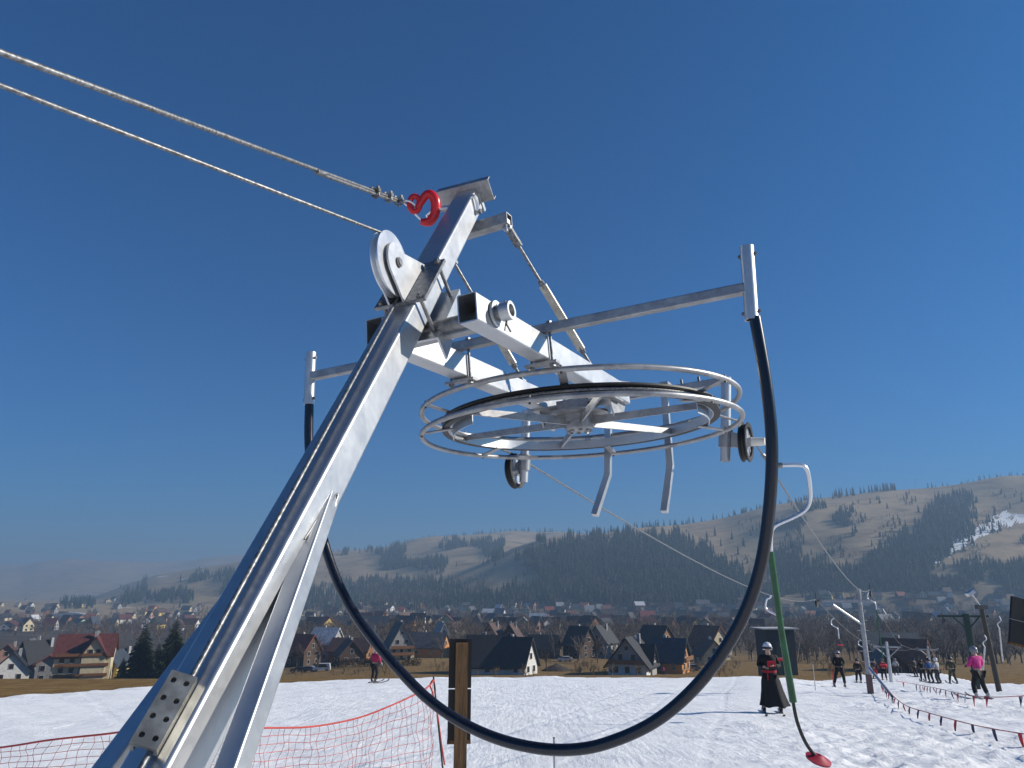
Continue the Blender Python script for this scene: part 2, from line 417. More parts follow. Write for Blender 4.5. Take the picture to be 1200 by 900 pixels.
for sx in (1, -1):
    u = MB(); w0 = .204*sx; hw = .05
    for s in (-1, 1): u.cyl(H(w0+s*hw, xl, CBn(w0)+.03), H(w0+s*hw, xl, -.085), .0065, 10)
    u.split('u_bolt', CABLE, ST)
    MB().box(H(w0, xl, -.064), (W, L, N), (.075, .02, .006)).build('u_bolt_plate', GALVD, ST)
    k = MB()
    for s in (-1, 1):
        k.cyl(H(w0+s*hw, xl, -.07), H(w0+s*hw, xl, -.082), .013, 6).cyl(H(w0+s*hw, xl, CBn(w0)+.022), H(w0+s*hw, xl, CBn(w0)+.032), .013, 6)
    k.split('nut', CABLE, ST)

# ---- the horizontal wheel (rim, rubber, spokes, hub) and its two hoop guards
wc = H(0, 1.566, -.204); wn_ = unit((math.sin(-.046), math.sin(-.015), 1)); RH = .867
we1 = unit(np.cross(wn_, (0, 1, 0))); we2 = np.cross(wn_, we1)      # we1 ~ +x, we2 ~ +y
if we1[0] < 0: we1 = -we1
we2 = np.cross(wn_, we1)
def wp(r, a, h): return wc+we1*(r*math.cos(R(a)))+we2*(r*math.sin(R(a)))+wn_*h
rim = MB().lathe(wc, wn_, [(.718, .028), (.724, .028), (.724, .082), (.718, .082)], 96).build('bullwheel', GALV, ST)
MB().lathe(wc, wn_, [(.724, .026), (.757, .026), (.76, .034), (.738, .048), (.738, .058), (.76, .072), (.757, .082), (.724, .082)], 128).build('rubber_lining', RUBBER, rim)
for a in (-86, -146, 154, 94, 34, -26):
    sp = MB(); e = we1*math.cos(R(a))+we2*math.sin(R(a)); t = np.cross(wn_, e)
    sp.plate([wp(.06, a, .034)+t*.005, wp(.06, a, .078)+t*.005, wp(.716, a, .072)+t*.005, wp(.716, a, .038)+t*.005], -t, .012)
    sp.build('spoke', GALVD, rim)
hb = MB(); hb.lathe(wc, wn_, [(.0, .008), (.07, .008), (.08, .02), (.08, .09), (.168, .094), (.168, .106), (.06, .108), (.06, .24), (0, .24)], 48)
for k in range(8): hb.cyl(wp(.06, k*45, -.004), wp(.06, k*45, .01), .011, 6)
hb.build('hub', GALVD, rim)
# sheet guides inside the rim
for a0, a1, r0 in ((178, 215, .70), (-38, -8, .70)):
    gd = MB(); rings = []
    for k in range(13):
        a = a0+(a1-a0)*k/12; rings.append([wp(r0, a, -.012), wp(r0, a, .066), wp(r0-.005, a, .066), wp(r0-.005, a, -.012)])
    gd.loft(rings); gd.build('rim_guide', GALV, rim)
for h, off in ((0, 10), (.124, 20)):
    hoop = MB().ring(wc+wn_*h, wn_, RH, .0138, 128, 12).build('rope_guard', GALVD, ST)
    for k in range(6):
        a = off+k*60; e = we1*math.cos(R(a))+we2*math.sin(R(a)); t = np.cross(wn_, e)
        f_ = MB(); hh = .03 if h == 0 else .08
        f_.plate([wp(.70, a, hh-.008)+t*.02, wp(.70, a, hh-.008)-t*.02, wp(RH, a, h-.003)-t*.02, wp(RH, a, h-.003)+t*.02], wn_, .007)
        f_.build('guard_stay', GALVD, hoop)
        j = MB(); j.cyl(wp(RH+.002, a, h-.02), wp(RH+.002, a, h+.02), .006, 8); j.build('bolt', RUST, hoop)
# bearing housing carried by the beams
bh = MB(); bh.box(H(0, 1.566, -.055), (W, L, N), (.245, .08, .006)); bh.cyl(wc+wn_*.22, H(0, 1.566, -.02), .062, 32)
bh.box(H(0, 1.49, -.09), (W, L, N), (.09, .006, .06)); bh.box(H(0, 1.64, -.09), (W, L, N), (.09, .006, .06)); bh.build('bearing_housing', GALVD, ST)

# ---- sheave bar beyond the wheel, with posts, rope sheaves and two bent deflectors
sl_ = 2.5
pa = on(617, 484, l=sl_); pb = on(851, 446, l=sl_)
MB().shs(pa, pb, L, N, .022, .022, .004, .003).build('sheave_bar', GALVD, ST)
for sx in (1, -1):
    MB().shs(H(.17*sx, 1.5, .035), H(.17*sx, 2.47, ((pa+pb)/2-O) @ N+.03), W, N, .02, .02, .004).build('bar_arm', GALVD, ST)
tb = MB()
for t in (.72, .80, .88): tb.cyl(pa+(pb-pa)*t+N*.02, pa+(pb-pa)*t+N*.055, .008, 6)
tb.split('bolt', RUST, ST)
SHEAVE = []
for ptop, pbot, pcn, nm in ((pa, on(613.5, 565, l=sl_), on(604, 552, l=sl_), 0), (pb, on(850, 541, l=sl_), on(874, 518, l=sl_), 1)):
    po = MB(); po.lathe(pbot, unit(ptop-pbot), [(.024, 0), (.031, 0), (.031, np.linalg.norm(ptop-pbot)+.02), (.024, np.linalg.norm(ptop-pbot)+.02)], 24)
    pt = po.build('sheave_post', GALV, ST)
    cl = MB(); mid = pbot+(ptop-pbot)*.28
    nz_ = unit(ptop-pbot)
    cl.lathe(mid, nz_, [(.032, -.055), (.043, -.055), (.043, .055), (.032, .055)], 24)
    cl.box(mid+(pcn-mid)*.55, (unit(pcn-mid), nz_, np.cross(nz_, unit(pcn-mid))), (np.linalg.norm(pcn-mid)*.42, .045, .02)); cl.build('sheave_clamp', GALVD, ST)
    axs = unit(W-L*.02) if nm == 0 else unit(W*.97-L*.06-N*.12)
    axs = unit(axs)
    SR = .125
    sh = MB().lathe(pcn, axs, [(.03, -.008), (SR-.022, -.008), (SR-.022, .008), (.03, .008)], 48).build('sheave', ZINC, ST)
    MB().lathe(pcn, axs, [(SR-.03, -.022), (SR-.004, -.024), (SR, -.018), (SR-.014, -.006), (SR-.014, .006), (SR, .018), (SR-.004, .024), (SR-.03, .022)], 64).build('tyre', RUBBER, sh)
    hb2 = MB(); hb2.cyl(pcn-axs*.035, pcn+axs*.035, .03, 20)
    for k in range(5):
        u_ = unit(np.cross(axs, N)); v_ = np.cross(axs, u_); aa = k*72
        hb2.box(pcn+(u_*math.cos(R(aa))+v_*math.sin(R(aa)))*.06, (u_*math.cos(R(aa))+v_*math.sin(R(aa)), axs, np.cross(axs, u_*math.cos(R(aa))+v_*math.sin(R(aa)))), (.035, .012, .008))
    hb2.build('sheave_hub', GALV, sh)
    if nm == 1: MB().cyl(pcn+axs*.03, pcn+axs*.115, .028, 20, .024).build('bearing_cap', NYLON, sh)
    SHEAVE.append((pcn, axs))
for q0, q1, q2 in (((713, 470), (712.5, 556), (697, 604)), ((778, 452), (785.5, 546), (778.5, 600))):
    A_, B_, C_ = (on(*q, l=2.42) for q in (q0, q1, q2))
    B_ = B_; C_ = on(q2[0], q2[1], l=2.30)
    d1 = unit(B_-A_); d2 = unit(C_-B_); dm = unit(d1+d2)
    rg = []
    for c, d in ((A_, d1), (B_, dm), (C_, d2)):
        X = unit(W-d*(W @ d)); Y = np.cross(d, X); rg.append([c+X*x+Y*y for x, y in ((-.02, -.02), (.02, -.02), (.02, .02), (-.02, .02))])
    dfl = MB().loft(rg).build('rope_deflector', GALV, ST)
    MB().box(A_+N*.0+(H(0, 2.5, 0)-H(0, 2.42, 0))*.5, (W, L, N), (.03, .05, .025)).build('deflector_mount', GALVD, dfl)

# ================================================================== the black hose hanging in a loop from the two holders
hpx = [(362.5, 474), (362, 520), (367, 575), (377, 625), (393, 675), (413, 715), (440, 753), (472, 790), (505, 822), (545, 849), (590, 868), (640, 878), (685, 877), (725, 866), (765, 847),
       (800, 820), (832, 785), (860, 743), (880, 700), (893, 655), (901, 600), (904.5, 545), (903.5, 500), (898, 450), (890.5, 405), (884.5, 372)]
def smooth_path(P, n=6):
    P = [np.asarray(p, float) for p in P]; out = []
    for i in range(len(P)-1):
        a = P[max(i-1, 0)]; b = P[i]; c = P[i+1]; d = P[min(i+2, len(P)-1)]
        for k in range(n):
            t = k/n; out.append(.5*((2*b)+(-a+c)*t+(2*a-5*b+4*c-d)*t*t+(-a+3*b-3*c+d)*t**3))
    return out+[P[-1]]
hp_ = smooth_path([on(x, y, l=xl) for x, y in hpx], 5)
ho = MB().tube(hp_, .0225, 20).build('safety_hose', HOSE)
tag(ho, 'dark blue-black plastic hose hanging in a big U from the crossbar', 'hose')

# ================================================================== stay cable with red hook, hoist rope
hkc = onM(495, 247, MA+.08)
hkc = at(495, 246, proj(M(0, dtop-.1, MA))[2]-.03)
ca0 = at(-60, 34, 1.62); ca1 = at(470, 237, proj(hkc)[2]-.0)
ca0 = at(-420, -95, 1.05)
sc = thing('stay_cable', ca0, 'thick wire stay cable running up left from the red hook', 'cable')
MB().rope([ca0, at(466, 234.5, proj(hkc)[2]), at(474, 237.5, proj(hkc)[2])], .0080, .085).build('wire_rope', CABLE, sc)
e1 = at(376, 200, 2.6); dcab = unit(at(466, 234.5, proj(hkc)[2])-ca0)
tpar = lambda px: ca0+dcab*min(np.arange(.2, 4, .002), key=lambda s_: abs(proj(ca0+dcab*s_)[0]-px))
tl = MB(); lo_ = np.array([0, 0, -.012])
tl.rope([tpar(374)+lo_, tpar(466)+lo_], .0075, .085); tl.cyl(tpar(371)+lo_*.5, tpar(380)+lo_*.5, .012, 14); tl.build('cable_tail', CABLE, sc)
for x in (440, 455, 467):
    c = tpar(x)+lo_*.5; s1 = unit(np.cross(dcab, (0, 0, 1))); u1 = np.cross(s1, dcab)
    k = MB()
    k.box(c+u1*.012, (dcab, s1, u1), (.014, .024, .008))
    for s in (-1, 1):
        for d in (-.008, .008): pass
        k.tube([c+s1*.016*s+u1*.03, c+s1*.016*s-u1*.012], .0045, 8); k.cyl(c+s1*.016*s+u1*.019, c+s1*.016*s+u1*.028, .009, 6)
    k.tube([c+s1*.016-u1*.012, c-u1*.022, c-s1*.016-u1*.012], .0055, 8)
    k.build('rope_clip', RUST if x == 440 else CABLE, sc)
MB().tube([at(480+6.5*math.cos(t), 239+3.2*math.sin(t)+.42*6.5*math.cos(t), proj(hkc)[2]+.012*math.sin(t)) for t in np.linspace(0, 2*PI, 21)[:-1]], .006, 10, close=True).build('thimble', ZINC, sc)
# hook: eye towards the cable, bow round the strap
Zh = proj(hkc)[2]
def hk(px, py, dz=0): return at(px, py, Zh+dz)
H0 = thing('sling_hook', hk(495, 245), 'red steel sling hook joining the stay cable to the mast head', 'hook')
eye = [hk(486+6.*math.cos(t), 239+9.*math.sin(t)) for t in np.linspace(0, 2*PI, 25)[:-1]]
MB().tube(eye, .0145, 14, close=True).build('eye', REDP, H0)
bow = smooth_path([hk(489, 244), hk(494, 236), hk(499, 229), hk(505, 228), hk(510, 235), hk(510.5, 245), hk(508, 254), hk(502, 260), hk(493, 260)], 5)
MB().tube(bow, list(np.interp(np.linspace(0, 1, len(bow)), [0, .15, .5, .85, 1], [.016, .019, .025, .024, .015])), 14).build('hook_body', REDP, H0)
MB().tube([hk(487, 251), hk(498, 262)], [.008, .005], 10).build('latch', ZINC, H0)
# strap round the mast head that the hook holds
strap = smooth_path([M(-MA-.012, dtop-.13, -.02), M(-MA-.012, dtop-.13, MA-.02)]+[hk(502, 254), hk(505, 248), hk(520, 243)]+[hk(538, 243, .02), M(MA+.012, dtop-.10, MA-.005), M(MA+.012, dtop-.13, -.03)], 6)
sm = MB(); rr = []
for i, p in enumerate(strap):
    t = unit(strap[min(i+1, len(strap)-1)]-strap[max(i-1, 0)]); wv = unit(mD-t*(mD @ t)); tv = np.cross(t, wv)
    rr.append([p+wv*a+tv*b for a, b in ((-.014, -.005), (.014, -.005), (.014, .005), (-.014, .005))])
sm.loft(rr).build('head_strap', ZINC, ST)
MB().cyl(M(MA+.006, dtop-.13, -.02), M(MA+.03, dtop-.13, -.02), .012, 6).build('strap_bolt', STEEL, ST)

# hoist rope: comes down from the upper left, over the pulley, along the back face into the rope plate
rb = MA+.020
hr = []
pr_ = PR-.010
far = at(-460, -78, 1.12)
u_ = far-pcen; u_ = u_-mX*(u_ @ mX)                  # in the pulley's plane
fa = math.atan2(u_ @ mB, u_ @ mD); dist = math.hypot(u_ @ mB, u_ @ mD)
# tangent point for a rope leaving at the top side
ta = fa-math.acos(pr_/dist); tb_ = fa+math.acos(pr_/dist)
cand = [M(-.012, pcd+pr_*math.cos(t), pcb+pr_*math.sin(t)) for t in (ta, tb_)]
tt = ta if proj(cand[0])[1] < proj(cand[1])[1] else tb_
hr = [far]
end = -PI/2
steps = np.linspace(tt, end, 18) if tt < PI/2 else np.linspace(tt, -PI/2, 26)
for t in steps: hr.append(M(-.012, pcd+pr_*math.cos(t), pcb+pr_*math.sin(t)))
hr.append(M(xc, dc+.05, MA+.014)); hr.append(M(xc, d0+.3, MA+.014))
hro = MB().rope(hr, .0060, .07, step=.008, seg=24).build('hoist_rope', CABLE)
tag(hro, 'thin wire rope over the silver pulley and down the mast to a drilled plate', 'cable')

# ================================================================== haul rope (both strands) down to the first tower
# ================================================================== terrain: one height function, one sheet to the horizon
def sst(a, b, x): t = np.clip((x-a)/(b-a), 0, 1); return t*t*(3-2*t)
TY = np.array([-400, 0, 30, 48, 55, 90, 165, 195, 220, 260, 300, 400, 600, 900, 1200, 2000, 9500.])
TY = np.array(sorted(set(list(TY)+[49, 56, 176, 205, 235.])))
TC = np.interp(TY, [-400, 0, 49, 176, 235, 300, 600, 1200, 9500], [29.2, -1.6, -5.37, -18.7, -20.2, -21.5, -26.5, -32, -40])
TL = np.interp(TY, [-400, 0, 49, 205, 260, 400, 600, 1200, 9500], [29.2, -1.6, -5.37, -22.7, -25, -28.5, -32.5, -41, -60])
TR = np.interp(TY, [-400, 0, 30, 56, 90, 176, 235, 300, 600, 1200, 9500], [29.2, -1.6, -3.95, -6.5, -9.4, -18.7, -20.2, -21.5, -26.5, -32, -40])
def el(r): u = (450-r)/FPX; return (.269+.963*u)/(.963-.269*u)
LAY = [  # crest distance, foot distance, px -> crest row
 (1500., 850., [(380, 708), (450, 694), (520, 677), (560, 665), (600, 652), (650, 638), (700, 628), (750, 620), (800, 617), (850, 609), (900, 597), (960, 586), (1000, 581), (1040, 577), (1100, 575), (1150, 571), (1200, 567), (1300, 563), (1900, 575)]),
 (2500., 1050., [(-400, 712), (60, 710), (107, 703), (150, 687), (187, 675), (230, 667), (277, 660), (340, 655), (400, 650), (450, 643), (500, 635), (560, 629), (600, 625), (650, 627), (700, 632), (800, 640), (1500, 660)]),
 (5200., 2700., [(-700, 668), (-300, 664), (0, 663), (30, 663), (43, 660), (85, 657), (107, 657.5), (160, 660), (215, 659), (277, 652), (320, 648), (400, 646), (500, 652), (600, 660), (1500, 668)]),
]
def und(x, y): return (np.sin(x*.0061+1.3)*np.sin(y*.0053+.4)+.6*np.sin(x*.0137+y*.004+2)+.4*np.sin(x*.029-y*.021+.7)*np.sin(y*.017))
def g(x, y):
    x = np.asarray(x, float); y = np.asarray(y, float)
    yy = np.maximum(y, 1.); rt = np.clip(x/yy, -3, 3)
    c, l, r = (np.interp(y, TY, T) for T in (TC, TL, TR))
    wl = sst(-.12, -.42, rt) if False else np.clip(( -.12-rt)/.30, 0, 1); wl = wl*wl*(3-2*wl)
    wr = sst(.30, .44, rt)
    wl = np.where(y > 0, wl, 0); wr = np.where(y > 0, wr, 0)
    z = c*(1-wl-wr)+l*wl+r*wr
    z = z+np.where(y > 150, und(x, y)*np.clip((y-150)/900, 0, 1)*2.0, 0)
    q = 600+FPX*1.03*rt; base = z
    for yc, yf, tab in LAY:
        cr = np.interp(q, [a for a, _ in tab], [b for _, b in tab]); zc = el(cr)*yc
        t = np.clip((yy-yf)/(yc-yf), 0, 1); s = np.sin(t*PI/2)**1.25
        u = und(x, y)*9*np.clip(t*2, 0, 1)*np.clip((1-t)*4, 0, 1)
        fall = 1-.75*sst(yc, yc+1600, yy)
        lay = base+(np.maximum(zc-base, 0))*s*fall+u*(zc > base+15)
        z = np.maximum(z, np.where(y > yf, lay, -1e9))
    return z
def gz(x, y): return float(g(x, y))
def hits(px, py, y0=60., y1=9000.):       # where pixels' rays meet the terrain
    px = np.asarray(px, float); py = np.asarray(py, float)
    ys = np.exp(np.linspace(math.log(y0), math.log(y1), 420))
    rx = (px-600)/FPX; up = (450-py)/FPX; dy = cF[1]+up*cU[1]; dz = cF[2]+up*cU[2]
    X = (rx/dy)[:, None]*ys; Z = (dz/dy)[:, None]*ys
    below = Z < g(X, np.broadcast_to(ys, X.shape))
    i = below.argmax(1); ok = below.any(1); i = np.maximum(i, 1)
    lo = ys[i-1]; hi = ys[i]
    for _ in range(12):
        mid = (lo+hi)/2; b = (dz/dy)*mid < g((rx/dy)*mid, mid); hi = np.where(b, mid, hi); lo = np.where(b, lo, mid)
    Y = hi; return np.stack([(rx/dy)*Y, Y, g((rx/dy)*Y, Y)], 1), ok

def land_material():
    m = bpy.data.materials.new('winter_land'); m.use_nodes = True; nt = m.node_tree; b = nt.nodes['Principled BSDF']; b.inputs['Roughness'].default_value = .95; b.inputs['Specular IOR Level'].default_value = .1
    tc = nd(nt, 'ShaderNodeTexCoord'); src = tc.outputs['Object']
    def ramp(scale, cols, detail=5., st=None):
        s_ = src
        if st: mp = nd(nt, 'ShaderNodeMapping'); mp.inputs['Scale'].default_value = st; nt.links.new(src, mp.inputs['Vector']); s_ = mp.outputs[0]
        n = nd(nt, 'ShaderNodeTexNoise', i_Scale=scale, i_Detail=detail, i_Roughness=.62); nt.links.new(s_, n.inputs['Vector'])
        r = nd(nt, 'ShaderNodeValToRGB'); e = r.color_ramp.elements
        while len(e) < len(cols): e.new(.5)
        for i, (p, c) in enumerate(cols): e[i].position = p; e[i].color = tuple(c)+(1,)
        nt.links.new(n.outputs['Fac'], r.inputs[0]); return r.outputs[0]
    grass = ramp(.9, [(.25, (.085, .05, .02)), (.45, (.17, .105, .04)), (.62, (.24, .155, .06)), (.8, (.30, .20, .09))], 8.)
    hill = ramp(.016, [(.28, (.10, .078, .05)), (.40, (.23, .17, .10)), (.54, (.35, .26, .155)), (.72, (.19, .165, .095))], 8., (1, 1, 2.5))
    snowm = ramp(.0065, [(.0, (0, 0, 0)), (.68, (0, 0, 0)), (.72, (1, 1, 1))], 6.)
    mix = nd(nt, 'ShaderNodeMix', data_type='RGBA')
    sx = nd(nt, 'ShaderNodeSeparateXYZ'); nt.links.new(src, sx.inputs[0])
    mr = nd(nt, 'ShaderNodeMapRange'); mr.inputs[1].default_value = 180; mr.inputs[2].default_value = 420; nt.links.new(sx.outputs['Y'], mr.inputs[0])
    nt.links.new(mr.outputs[0], mix.inputs['Factor']); nt.links.new(grass, mix.inputs['A']); nt.links.new(hill, mix.inputs['B'])
    mx2 = nd(nt, 'ShaderNodeMix', data_type='RGBA'); mx2.inputs['B'].default_value = (.62, .64, .68, 1)
    mu = nd(nt, 'ShaderNodeMath', operation='MULTIPLY'); nt.links.new(snowm, mu.inputs[0]); nt.links.new(mr.outputs[0], mu.inputs[1])
    nt.links.new(mu.outputs[0], mx2.inputs['Factor']); 
    val = ramp(.03, [(.3, (.035, .03, .028)), (.5, (.075, .062, .05)), (.7, (.13, .105, .08))], 7.)
    m3 = nd(nt, 'ShaderNodeMix', data_type='RGBA'); r3 = nd(nt, 'ShaderNodeMapRange'); r3.inputs[1].default_value = 235; r3.inputs[2].default_value = 300
    r4 = nd(nt, 'ShaderNodeMapRange'); r4.inputs[1].default_value = 1000; r4.inputs[2].default_value = 850
    nt.links.new(sx.outputs['Y'], r3.inputs[0]); nt.links.new(sx.outputs['Y'], r4.inputs[0])
    m4 = nd(nt, 'ShaderNodeMath', operation='MULTIPLY'); nt.links.new(r3.outputs[0], m4.inputs[0]); nt.links.new(r4.outputs[0], m4.inputs[1])
    nt.links.new(m4.outputs[0], m3.inputs['Factor']); nt.links.new(mix.outputs['Result'], m3.inputs['A']); nt.links.new(val, m3.inputs['B'])
    nt.links.new(m3.outputs['Result'], mx2.inputs['A'])
    nt.links.new(mx2.outputs['Result'], b.inputs['Base Color'])
    n2 = nd(nt, 'ShaderNodeTexNoise', i_Scale=6., i_Detail=6.); nt.links.new(src, n2.inputs['Vector'])
    bp = nd(nt, 'ShaderNodeBump', i_Strength=.8, i_Distance=.12); nt.links.new(n2.outputs['Fac'], bp.inputs['Height']); nt.links.new(bp.outputs[0], b.inputs['Normal'])
    return m
def grid_mesh(name, X, Y, Z, m, keep=None, smooth=True):
    n, k = X.shape; v = np.stack([X, Y, Z], -1).reshape(-1, 3)
    i = np.arange(n*k).reshape(n, k); f = np.stack([i[:-1, :-1], i[:-1, 1:], i[1:, 1:], i[1:, :-1]], -1).reshape(-1, 4)
    if keep is not None: f = f[keep[:-1, :-1].reshape(-1)]
    me = bpy.data.meshes.new(name); me.vertices.add(len(v)); me.vertices.foreach_set('co', v.reshape(-1))
    me.loops.add(len(f)*4); me.loops.foreach_set('vertex_index', f.reshape(-1).astype(np.int32))
    me.polygons.add(len(f)); me.polygons.foreach_set('loop_start', np.arange(0, len(f)*4, 4, dtype=np.int32)); me.polygons.foreach_set('loop_total', np.full(len(f), 4, dtype=np.int32))
    if smooth: me.polygons.foreach_set('use_smooth', np.ones(len(f), dtype=bool))
    me.update(calc_edges=True); me.validate(); me.materials.append(m)
    o = bpy.data.objects.new(name, me); COL.objects.link(o); return o
# fan grid: rows of constant y
ys = np.concatenate([np.linspace(-300, -12, 18), np.linspace(-9, 55, 50), np.exp(np.linspace(math.log(57), math.log(9400), 300))])
us = np.linspace(-1, 1, 420)
hw_ = 150+1.05*np.maximum(ys, 0)
X = hw_[:, None]*us[None, :]; Y = np.broadcast_to(ys[:, None], X.shape)
GZ = g(X, Y); GZ[:] = GZ-np.where(Y < 97, .12, 0)
tag(grid_mesh('ground', X, Y, GZ, land_material()), kind='structure')

# ------------------------------------------------------------------ the snow of the piste
def edge_y(x, y):
    q = 600+FPX*1.03*x/np.maximum(y, 1.)
    return np.interp(q, [-500, -200, 0, 150, 300, 450, 620, 900, 945, 985, 1030, 1085, 1105, 1135, 1180, 1400], [20, 22, 26.8, 32, 39, 46.5, 49, 50, 54, 78, 90, 90, 64, 50, 48, 48])
def fbm(x, y, s, o=4, seed=0):
    out = np.zeros_like(x); a = 1.; f = s; rr = np.random.default_rng(seed)
    for k in range(o):
        th = rr.uniform(0, 2*PI, 5)
        for t in th:
            ph = rr.uniform(0, 10, 2); out += a*.35*np.sin((x*math.cos(t)+y*math.sin(t))*f+ph[0]+1.7*np.sin((x*math.sin(t)-y*math.cos(t))*f*.7+ph[1]))
        a *= .5; f *= 2.05
    return out
ys = np.concatenate([np.linspace(-40, 2, 24), np.linspace(3, 8.5, 30), np.exp(np.linspace(math.log(8.6), math.log(97), 420))])
us = np.linspace(-1, 1, 560); us = .34*us+.66*us**3
X = (62*us)[None, :]*np.clip(.55+ys/110, .55, 1.3)[:, None]; Y = np.broadcast_to(ys[:, None], X.shape).copy()
dedge = edge_y(X, Y)-Y+fbm(X, Y, .35, 3, 5)*1.5+fbm(X, Y, 1.7, 3, 6)*.7
hgt = .10*sst(-.4, 1.6, dedge)-.16*(1-sst(-1.2, 0, dedge))
rough = np.clip(fbm(X, Y, .22, 2, 9)*.5+.45, 0, 1)
trk = sst(.1, .9, (X/np.maximum(Y, 4)-.22)*2.2+fbm(X, Y, .3, 2, 3)*.3)      # churned along the lift track on the right
bumps = .012*fbm(X, Y, 3.2, 4, 1)+.022*fbm(X, Y, .55, 3, 2)+trk*(.032*fbm(X, Y, 3.1, 3, 4)+.042*np.maximum(fbm(X, Y, 13., 3, 8), 0))
Zs = g(X, Y)+hgt+bumps*sst(-.2, 1.5, dedge)
def snow_material():
    m = bpy.data.materials.new('piste_snow'); m.use_nodes = True; nt = m.node_tree; b = nt.nodes['Principled BSDF']
    b.inputs['Roughness'].default_value = .62; b.inputs['Specular IOR Level'].default_value = .35
    tc = nd(nt, 'ShaderNodeTexCoord'); src = tc.outputs['Object']
    n = nd(nt, 'ShaderNodeTexNoise', i_Scale=.8, i_Detail=9., i_Roughness=.65); nt.links.new(src, n.inputs['Vector'])
    r = nd(nt, 'ShaderNodeValToRGB'); r.color_ramp.elements[0].position = .28; r.color_ramp.elements[0].color = (.83, .83, .835, 1); r.color_ramp.elements[1].position = .56; r.color_ramp.elements[1].color = (.93, .93, .93, 1)
    nt.links.new(n.outputs['Fac'], r.inputs[0])
    nf = nd(nt, 'ShaderNodeTexNoise', i_Scale=2.6, i_Detail=10., i_Roughness=.75); nt.links.new(src, nf.inputs['Vector'])
    rf = nd(nt, 'ShaderNodeMapRange'); rf.inputs[1].default_value = .66; rf.inputs[2].default_value = .74; rf.inputs[4].default_value = .75; nt.links.new(nf.outputs['Fac'], rf.inputs[0])
    mf = nd(nt, 'ShaderNodeMix', data_type='RGBA'); mf.inputs['B'].default_value = (.42, .38, .33, 1); nt.links.new(rf.outputs[0], mf.inputs['Factor']); nt.links.new(r.outputs[0], mf.inputs['A'])
    nt.links.new(mf.outputs['Result'], b.inputs['Base Color'])
    mp = nd(nt, 'ShaderNodeMapping'); mp.inputs['Rotation'].default_value = (0, 0, R(-25)); mp.inputs['Scale'].default_value = (4.5, .5, 1); nt.links.new(src, mp.inputs['Vector'])
    n2 = nd(nt, 'ShaderNodeTexNoise', i_Scale=1.6, i_Detail=6., i_Roughness=.6); nt.links.new(mp.outputs[0], n2.inputs['Vector'])
    n3 = nd(nt, 'ShaderNodeTexNoise', i_Scale=14., i_Detail=8., i_Roughness=.72); nt.links.new(src, n3.inputs['Vector'])
    ad = nd(nt, 'ShaderNodeMath', operation='ADD'); nt.links.new(n2.outputs['Fac'], ad.inputs[0]); nt.links.new(n3.outputs['Fac'], ad.inputs[1])
    prev = ad.outputs[0]
    for rot, sc in ((17, .16), (-31, .11)):       # ski tracks: thin wandering grooves down the slope
        m2 = nd(nt, 'ShaderNodeMapping'); m2.inputs['Rotation'].default_value = (0, 0, R(rot)); nt.links.new(src, m2.inputs['Vector'])
        wv = nd(nt, 'ShaderNodeTexWave', i_Scale=sc, i_Distortion=3.5, i_Detail=2.); wv.inputs['Detail Scale'].default_value = .18; nt.links.new(m2.outputs[0], wv.inputs['Vector'])
        gr = nd(nt, 'ShaderNodeMapRange'); gr.inputs[1].default_value = .965; gr.inputs[2].default_value = 1.; gr.inputs[3].default_value = 0.; gr.inputs[4].default_value = -.22; nt.links.new(wv.outputs['Fac'], gr.inputs[0])
        a2 = nd(nt, 'ShaderNodeMath', operation='ADD'); nt.links.new(prev, a2.inputs[0]); nt.links.new(gr.outputs[0], a2.inputs[1]); prev = a2.outputs[0]
    bp = nd(nt, 'ShaderNodeBump', i_Strength=.6, i_Distance=.06); nt.links.new(prev, bp.inputs['Height']); nt.links.new(bp.outputs[0], b.inputs['Normal'])
    return m
SNOW = snow_material()
tag(grid_mesh('piste_snow', X, Y, Zs, SNOW, keep=(dedge > -1.6)), kind='structure')

# ------------------------------------------------------------------ the air
hz = bpy.data.materials.new('haze'); hz.use_nodes = True; nt = hz.node_tree
for n in list(nt.nodes):
    if n.type == 'BSDF_PRINCIPLED': nt.nodes.remove(n)
pv = nd(nt, 'ShaderNodeVolumePrincipled'); pv.inputs['Color'].default_value = (.35, .52, .74, 1); pv.inputs['Density'].default_value = .00040; pv.inputs['Anisotropy'].default_value = .1
nt.links.new(pv.outputs[0], [n for n in nt.nodes if n.type == 'OUTPUT_MATERIAL'][0].inputs['Volume'])
hb_ = MB().abox(-10500, 10500, -320, 9600, float(GZ.min())-1.0, 290)
tag(hb_.build('haze', hz, smooth=0), kind='stuff')
# ================================================================== lift towers and haul rope
def on_ground(px, Z, extra=0.):           # point on the terrain under a pixel column at camera depth Z
    # iterate the height so that the ray column and depth agree
    x = (px-600)/FPX*Z; y = Z*.98
    for _ in range(12):
        z = gz(x, y); y = (Z-z*cF[2])/cF[1]
    return np.array([x, y, z+extra])
def up_to(base, py):                      # height above base that reaches picture row py
    lo, hi = 0., 60.
    for _ in range(50):
        m = (lo+hi)/2
        if proj(base+np.array([0, 0, m]))[1] > py: lo = m
        else: hi = m
    return lo
Wh = unit((W[0], W[1], 0)); Lh_ = unit((L[0], L[1], 0)); UP = np.array([0, 0, 1.])
def sheave_set(name, c, parent, r=.16, m=RUST):
    b = MB()
    for k in (-1, 1): b.lathe(c+Lh_*.2*k, Wh, [(.02, -.02), (r, -.03), (r-.03, 0), (r, .03), (.02, .02)], 24)
    b.box(c+UP*.0, (Lh_, Wh, UP), (.32, .012, .05)); b.box(c+UP*.18, (Wh, Lh_, UP), (.02, .03, .22))
    return b.build(name, m, parent)
Z1 = 28.
t1b = on_ground(1021, Z1, -.1); t1h = up_to(t1b, 690)
